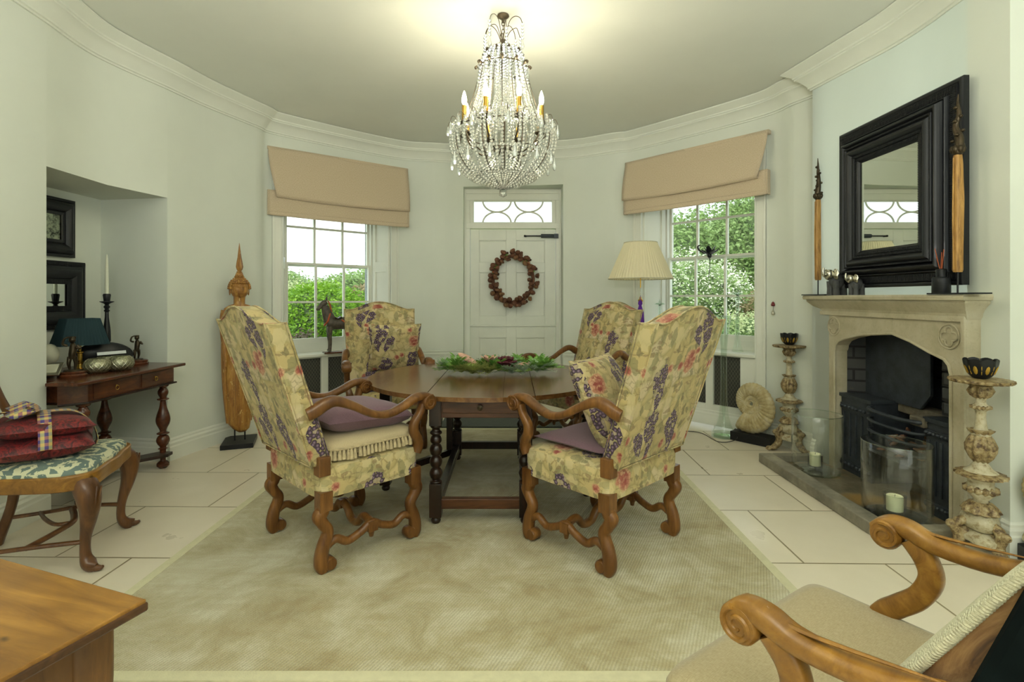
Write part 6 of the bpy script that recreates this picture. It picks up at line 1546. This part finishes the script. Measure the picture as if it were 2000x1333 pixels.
# ================================================================== NEAR ARMCHAIR, BOTTOM RIGHT
t = thing('open_armchair', 'open oak armchair with fawn velvet seat cut off by the lower right corner', 'armchair', (.776, 1.086, 0), R(34))
b = MB(); b.loft([(.37, 0, 0, .325, .285), (.38, 0, 0, .34, .30), (.445, 0, 0, .342, .302), (.462, 0, 0, .335, .294), (.476, 0, 0, .30, .26), (.482, 0, 0, .2, .18), (.485, 0, 0, .02, .02)], 56, pw=.13); b.build('seat', 'fawn_velvet', t, smooth=50)
for s in (-1, 1):
    b = MB()
    b.tube([(s*.29, -.30, .735), (s*.300, -.22, .715), (s*.31, -.10, .690), (s*.322, .0, .690), (s*.327, .055, .706), (s*.328, .098, .708), (s*.328, .128, .688)],
           [(.022, .026), (.020, .027), (.019, .027), (.021, .028), (.023, .029), (.018, .029), (.013, .027)], 14, k=5, up=(0, 0, 1), pw=.7)
    b.tube([(s*.303, -.22, .737), (s*.325, .0, .712), (s*.330, .055, .730)], [(.001, .002), (.004, .006), (.001, .002)], 8, k=5)
    scroll_disc(b, (s*.328, .098, .680), .036, .058, s); b.build('arm', 'honey_oak', t, smooth=45)
    b = MB(); b.tube([(s*.325, .045, .685), (s*.322, .015, .645), (s*.322, .005, .60), (s*.322, .03, .545), (s*.320, .075, .50), (s*.318, .11, .465), (s*.318, .13, .42)], [(.024, .026), (.022, .026), (.022, .026), (.024, .026), (.026, .026), (.028, .026), (.028, .02)], 14, k=5, up=(1, 0, 0), pw=.6); b.build('arm_post', 'honey_oak', t, smooth=45)
    for f in (-1, 1):
        b = MB(); x, y = s*.29, f*.25; g = -f; b.tube([(x, y, .37), (x, y, .31), (x, y-g*.022, .262), (x, y+g*.016, .18), (x, y-g*.012, .075), (x, y, .0)], [.030, .030, .028, .026, .028, .030], 12, k=5, pw=.75); b.build('leg', 'honey_oak', t, smooth=45)
S2 = Matrix(((1, 0, 0, 0), (0, 1, -.345, .755*.345), (0, 0, 1, 0), (0, 0, 0, 1)))
b = MB(); b.prism([(-.315, .46), (.315, .46), (.315, 1.12), (.2, 1.17), (0, 1.19), (-.2, 1.17), (-.315, 1.12)], -.31, -.228, 'y', M=S2); b.build('backrest', 'black_velvet', t, smooth=0, bevel=.015)
NM = Matrix.Translation((.776, 1.086, 0)) @ Matrix.Rotation(R(34), 4, 'Z')
t = thing('needlepoint_cushion', 'needlepoint cushion with white rope edge and brown velvet back on the near armchair', 'cushion')
M = NM @ Matrix.Translation((-.005, -.225, .745)) @ Matrix.Rotation(R(-11), 4, 'Z') @ Matrix.Rotation(R(31.5), 4, 'X'); t.location = M.to_translation(); t.rotation_euler = M.to_euler()
W_, H_, T_ = .57, .57, .24
def prof(u, v): return (max(0, 1-abs(2*u-1)**3.0)*max(0, 1-abs(2*v-1)**3.0))**.5
for sg, nm_, m in ((1, 'front_panel', 'needlepoint'), (-1, 'back_panel', 'brown_velvet')):
    b = MB(); b.grid(lambda u, v: ((u-.5)*W_*(1-.06*(1-(2*v-1)**2)*abs(2*u-1)), (.034 if sg > 0 else -.12)*prof(u, v)*(1+.05*math.sin(9*u)*math.sin(7*v)), (v-.5)*H_*(1-.06*(1-(2*u-1)**2)*abs(2*v-1))), 24, 24); b.build(nm_, m, t, smooth=80, fixn=False)
pts = []
for k in range(80):
    q = k/20; i = int(q); f = q-i; c = [(-1, -1), (1, -1), (1, 1), (-1, 1)]; a, d = c[i % 4], c[(i+1) % 4]; u, v = a[0]+(d[0]-a[0])*f, a[1]+(d[1]-a[1])*f
    pts.append(((u/2)*W_*(1-.06*(1-v*v)*abs(u))*1.01, 0, (v/2)*H_*(1-.06*(1-u*u)*abs(v))*1.01))
b = MB()
for ph in (0, PI):
    P = []; m = 1500
    for k in range(m):
        q = k/m*80; i = int(q) % 80; f = q-int(q); p = Vector(pts[i]).lerp(Vector(pts[(i+1) % 80]), f); th = k*.42*2+ph; cdir = p.normalized()
        P.append(p+cdir*.0034*math.cos(th)+Vector((0, .0034*math.sin(th), 0)))
    b.tube(P, .0042, 8, closed=True)
b.build('rope_edge', 'rope_cream', t)

# ================================================================== STANDING STATUE, HORSE
t = thing('standing_statue', 'tall gilded wooden standing figure with pointed headdress on a black base', 'statue', (-2.42, 4.545, 0), R(20.8-0))
b = MB(); b.box((0, 0, .02), (.255, .33, .04)); b.build('base', 'black_metal', t, smooth=0, bevel=.003)
b = MB()
for x in (-.035, .045): b.tube([(x, -.01, .03), (x, -.01, .17)], .006, 8)
b.build('rods', 'black_metal', t)
g = bpy.data.objects.new('figure', None); C.objects.link(g); g.parent = t; g.rotation_euler = (0, 0, R(20))
b = MB(); b.loft([(.11, .02, 0, .030, .03), (.14, .015, 0, .065, .05), (.19, 0, 0, .088, .060), (.30, 0, 0, .098, .062), (.45, 0, 0, .105, .064), (.60, 0, 0, .110, .066), (.75, 0, 0, .112, .066), (.88, 0, 0, .112, .066), (.98, 0, 0, .116, .066), (1.08, 0, 0, .124, .064), (1.16, 0, 0, .130, .060), (1.205, 0, 0, .122, .052), (1.232, 0, 0, .085, .045), (1.245, 0, 0, .045, .040), (1.275, 0, 0, .044, .042), (1.31, 0, -.004, .046, .044)], 28, pw=.72)
for s in (-1, 1):   # arms hanging close to the body with the robe behind them
    b.tube([(s*.115, 0, 1.19), (s*.132, .0, 1.08), (s*.128, -.008, .96), (s*.122, -.02, .86), (s*.118, -.03, .78), (s*.116, -.036, .70)], [(.030, .032), (.027, .030), (.023, .026), (.020, .024), (.016, .020), (.010, .014)], 12, k=4)
    b.tube([(s*.118, .015, 1.12), (s*.120, .015, .80), (s*.112, .012, .50), (s*.092, .01, .20)], [(.018, .036), (.022, .036), (.020, .034), (.012, .024)], 12, k=4)
for x in (-.05, -.02, .015, .05): b.tube([(x, -.060, .78), (x*1.05, -.066, .5), (x*1.0, -.058, .2)], .006, 6, k=4)
b.tube([(-.10, -.035, .86), (0, -.070, .84), (.10, -.035, .86)], .008, 6, k=6)
b.build('robed_body', 'statue_wood', g, smooth=60)
b = MB()   # head with face, ears, curls and flame
def hd(X, Y, Z):
    x, y, z = X*.074, Y*.074, Z*.092
    if Y < 0:
        y -= .017*math.exp(-((x)/.009)**2-((z+.004)/.024)**2); y -= .006*math.exp(-((abs(x)-.026)/.016)**2-((z-.026)/.005)**2)          # nose, brows
        y -= .008*math.exp(-(x/.018)**2-((z+.036)/.006)**2); y += .004*math.exp(-(x/.018)**2-((z+.047)/.005)**2)                  # lips
        y += .009*(math.exp(-((x-.024)/.012)**2-((z-.010)/.010)**2)+math.exp(-((x+.024)/.012)**2-((z-.010)/.010)**2))
    if Z < -.3: x *= 1-.25*(-.3-Z)
    return (x, y, z)
b.ell((0, -.004, 1.375), 1, 90, f=hd)
for s in (-1, 1): b.ell((s*.075, .004, 1.365), (.008, .016, .045), 10)
b.build('head', 'statue_wood', g, smooth=80)
b = MB(); rnd = random.Random(2)
for j in range(7):
    z = 1.385+.016*j; r = .084*math.sqrt(max(.05, 1-((z-1.375)/.105)**2)); n = max(6, int(2*PI*r/.017))
    for k in range(n):
        a = 2*PI*k/n+j*.3
        if math.sin(a) < -.45 and z < 1.43: continue
        b.ell((r*math.cos(a), r*math.sin(a), z), .0125, 8)
b.ell((0, .006, 1.415), (.075, .072, .062), 16)
for j in range(4): 
    r = .032-.006*j; z = 1.485+.014*j
    for k in range(8): a = 2*PI*k/8+j; b.ell((r*math.cos(a), r*math.sin(a), z), .010, 8)
b.ell((0, 0, 1.50), (.030, .030, .035), 12); b.build('curled_hair', 'statue_wood', g, smooth=60)
b = MB(); b.lathe([(.008, 1.53), (.020, 1.55), (.026, 1.575), (.022, 1.61), (.014, 1.66), (.008, 1.72), (.002, 1.78), (0, 1.79)], 16, rib=.22, ribs=5); b.build('flame_finial', 'statue_wood', g)
# horse
t = thing('horse_statuette', 'dark painted wooden horse statuette with red trappings on the left window sill', 'statuette', (-1.90, 5.585, .7005), R(30)); b = MB(); b.box((0, 0, .008), (.30, .13, .016)); b.build('stand', 'mahogany', t, smooth=0, bevel=.003)
b = MB(); z = .016
b.tube([(-.105, 0, .335), (-.07, 0, .325), (0, 0, .315), (.07, 0, .325), (.12, 0, .335), (.145, 0, .31)], [(.050, .040), (.068, .052), (.062, .052), (.068, .054), (.052, .044), (.02, .02)], 16, k=5)
b.tube([(-.075, 0, .34), (-.105, 0, .41), (-.125, 0, .47), (-.135, 0, .515)], [(.070, .042), (.058, .036), (.045, .030), (.036, .026)], 14, k=4, up=(1, 0, 0))
b.tube([(-.115, 0, .555), (-.145, 0, .54), (-.185, 0, .50), (-.205, 0, .475), (-.208, 0, .462)], [(.022, .022), (.032, .024), (.022, .017), (.018, .015), (.010, .010)], 14, k=4, up=(0, 0, 1))
for s in (-1, 1):
    b.tube([(-.118, s*.014, .57), (-.116, s*.018, .595), (-.112, s*.016, .612)], [.009, .007, .002], 8, k=3)
    b.tube([(-.085, s*.030, .29), (-.088, s*.034, .20), (-.082, s*.034, .12), (-.084, s*.034, .05), (-.092, s*.034, z+.005)], [.030, .022, .015, .013, .020], 10, k=4)
    b.tube([(.105, s*.030, .30), (.115, s*.036, .22), (.135, s*.036, .16), (.118, s*.036, .08), (.115, s*.036, z+.005)], [.040, .028, .017, .013, .020], 10, k=4)
b.tube([(.14, 0, .34), (.165, 0, .29), (.165, 0, .20), (.155, 0, .15)], [.010, .014, .012, .004], 8, k=4)
b.build('horse', 'horse_patina', t, smooth=60)
b = MB()
b.tube([(-.075, 0, .47), (-.088, .030, .42), (-.11, .040, .35), (-.135, .02, .31), (-.14, 0, .30), (-.135, -.02, .31), (-.11, -.040, .35), (-.088, -.030, .42)], .010, 8, closed=True)
b.tube([(.03, -.058, .36), (.08, -.060, .33), (.14, -.030, .34), (.155, 0, .345), (.14, .030, .34), (.08, .060, .33), (.03, .058, .36)], .009, 8, k=4)
b.tube([(-.105, 0, .57), (-.082, 0, .52), (-.070, 0, .46), (-.055, 0, .40)], [(.006, .012), (.009, .016), (.009, .016), (.005, .01)], 8, k=4); b.build('red_trappings', 'reed', t, smooth=60)
b = MB(); b.tube([(-.035, 0, .385), (0, 0, .372), (.035, 0, .388)], [(.012, .045), (.010, .050), (.014, .045)], 12, k=4, up=(0, 0, 1)); b.build('saddle', 'bronze', t, smooth=60)
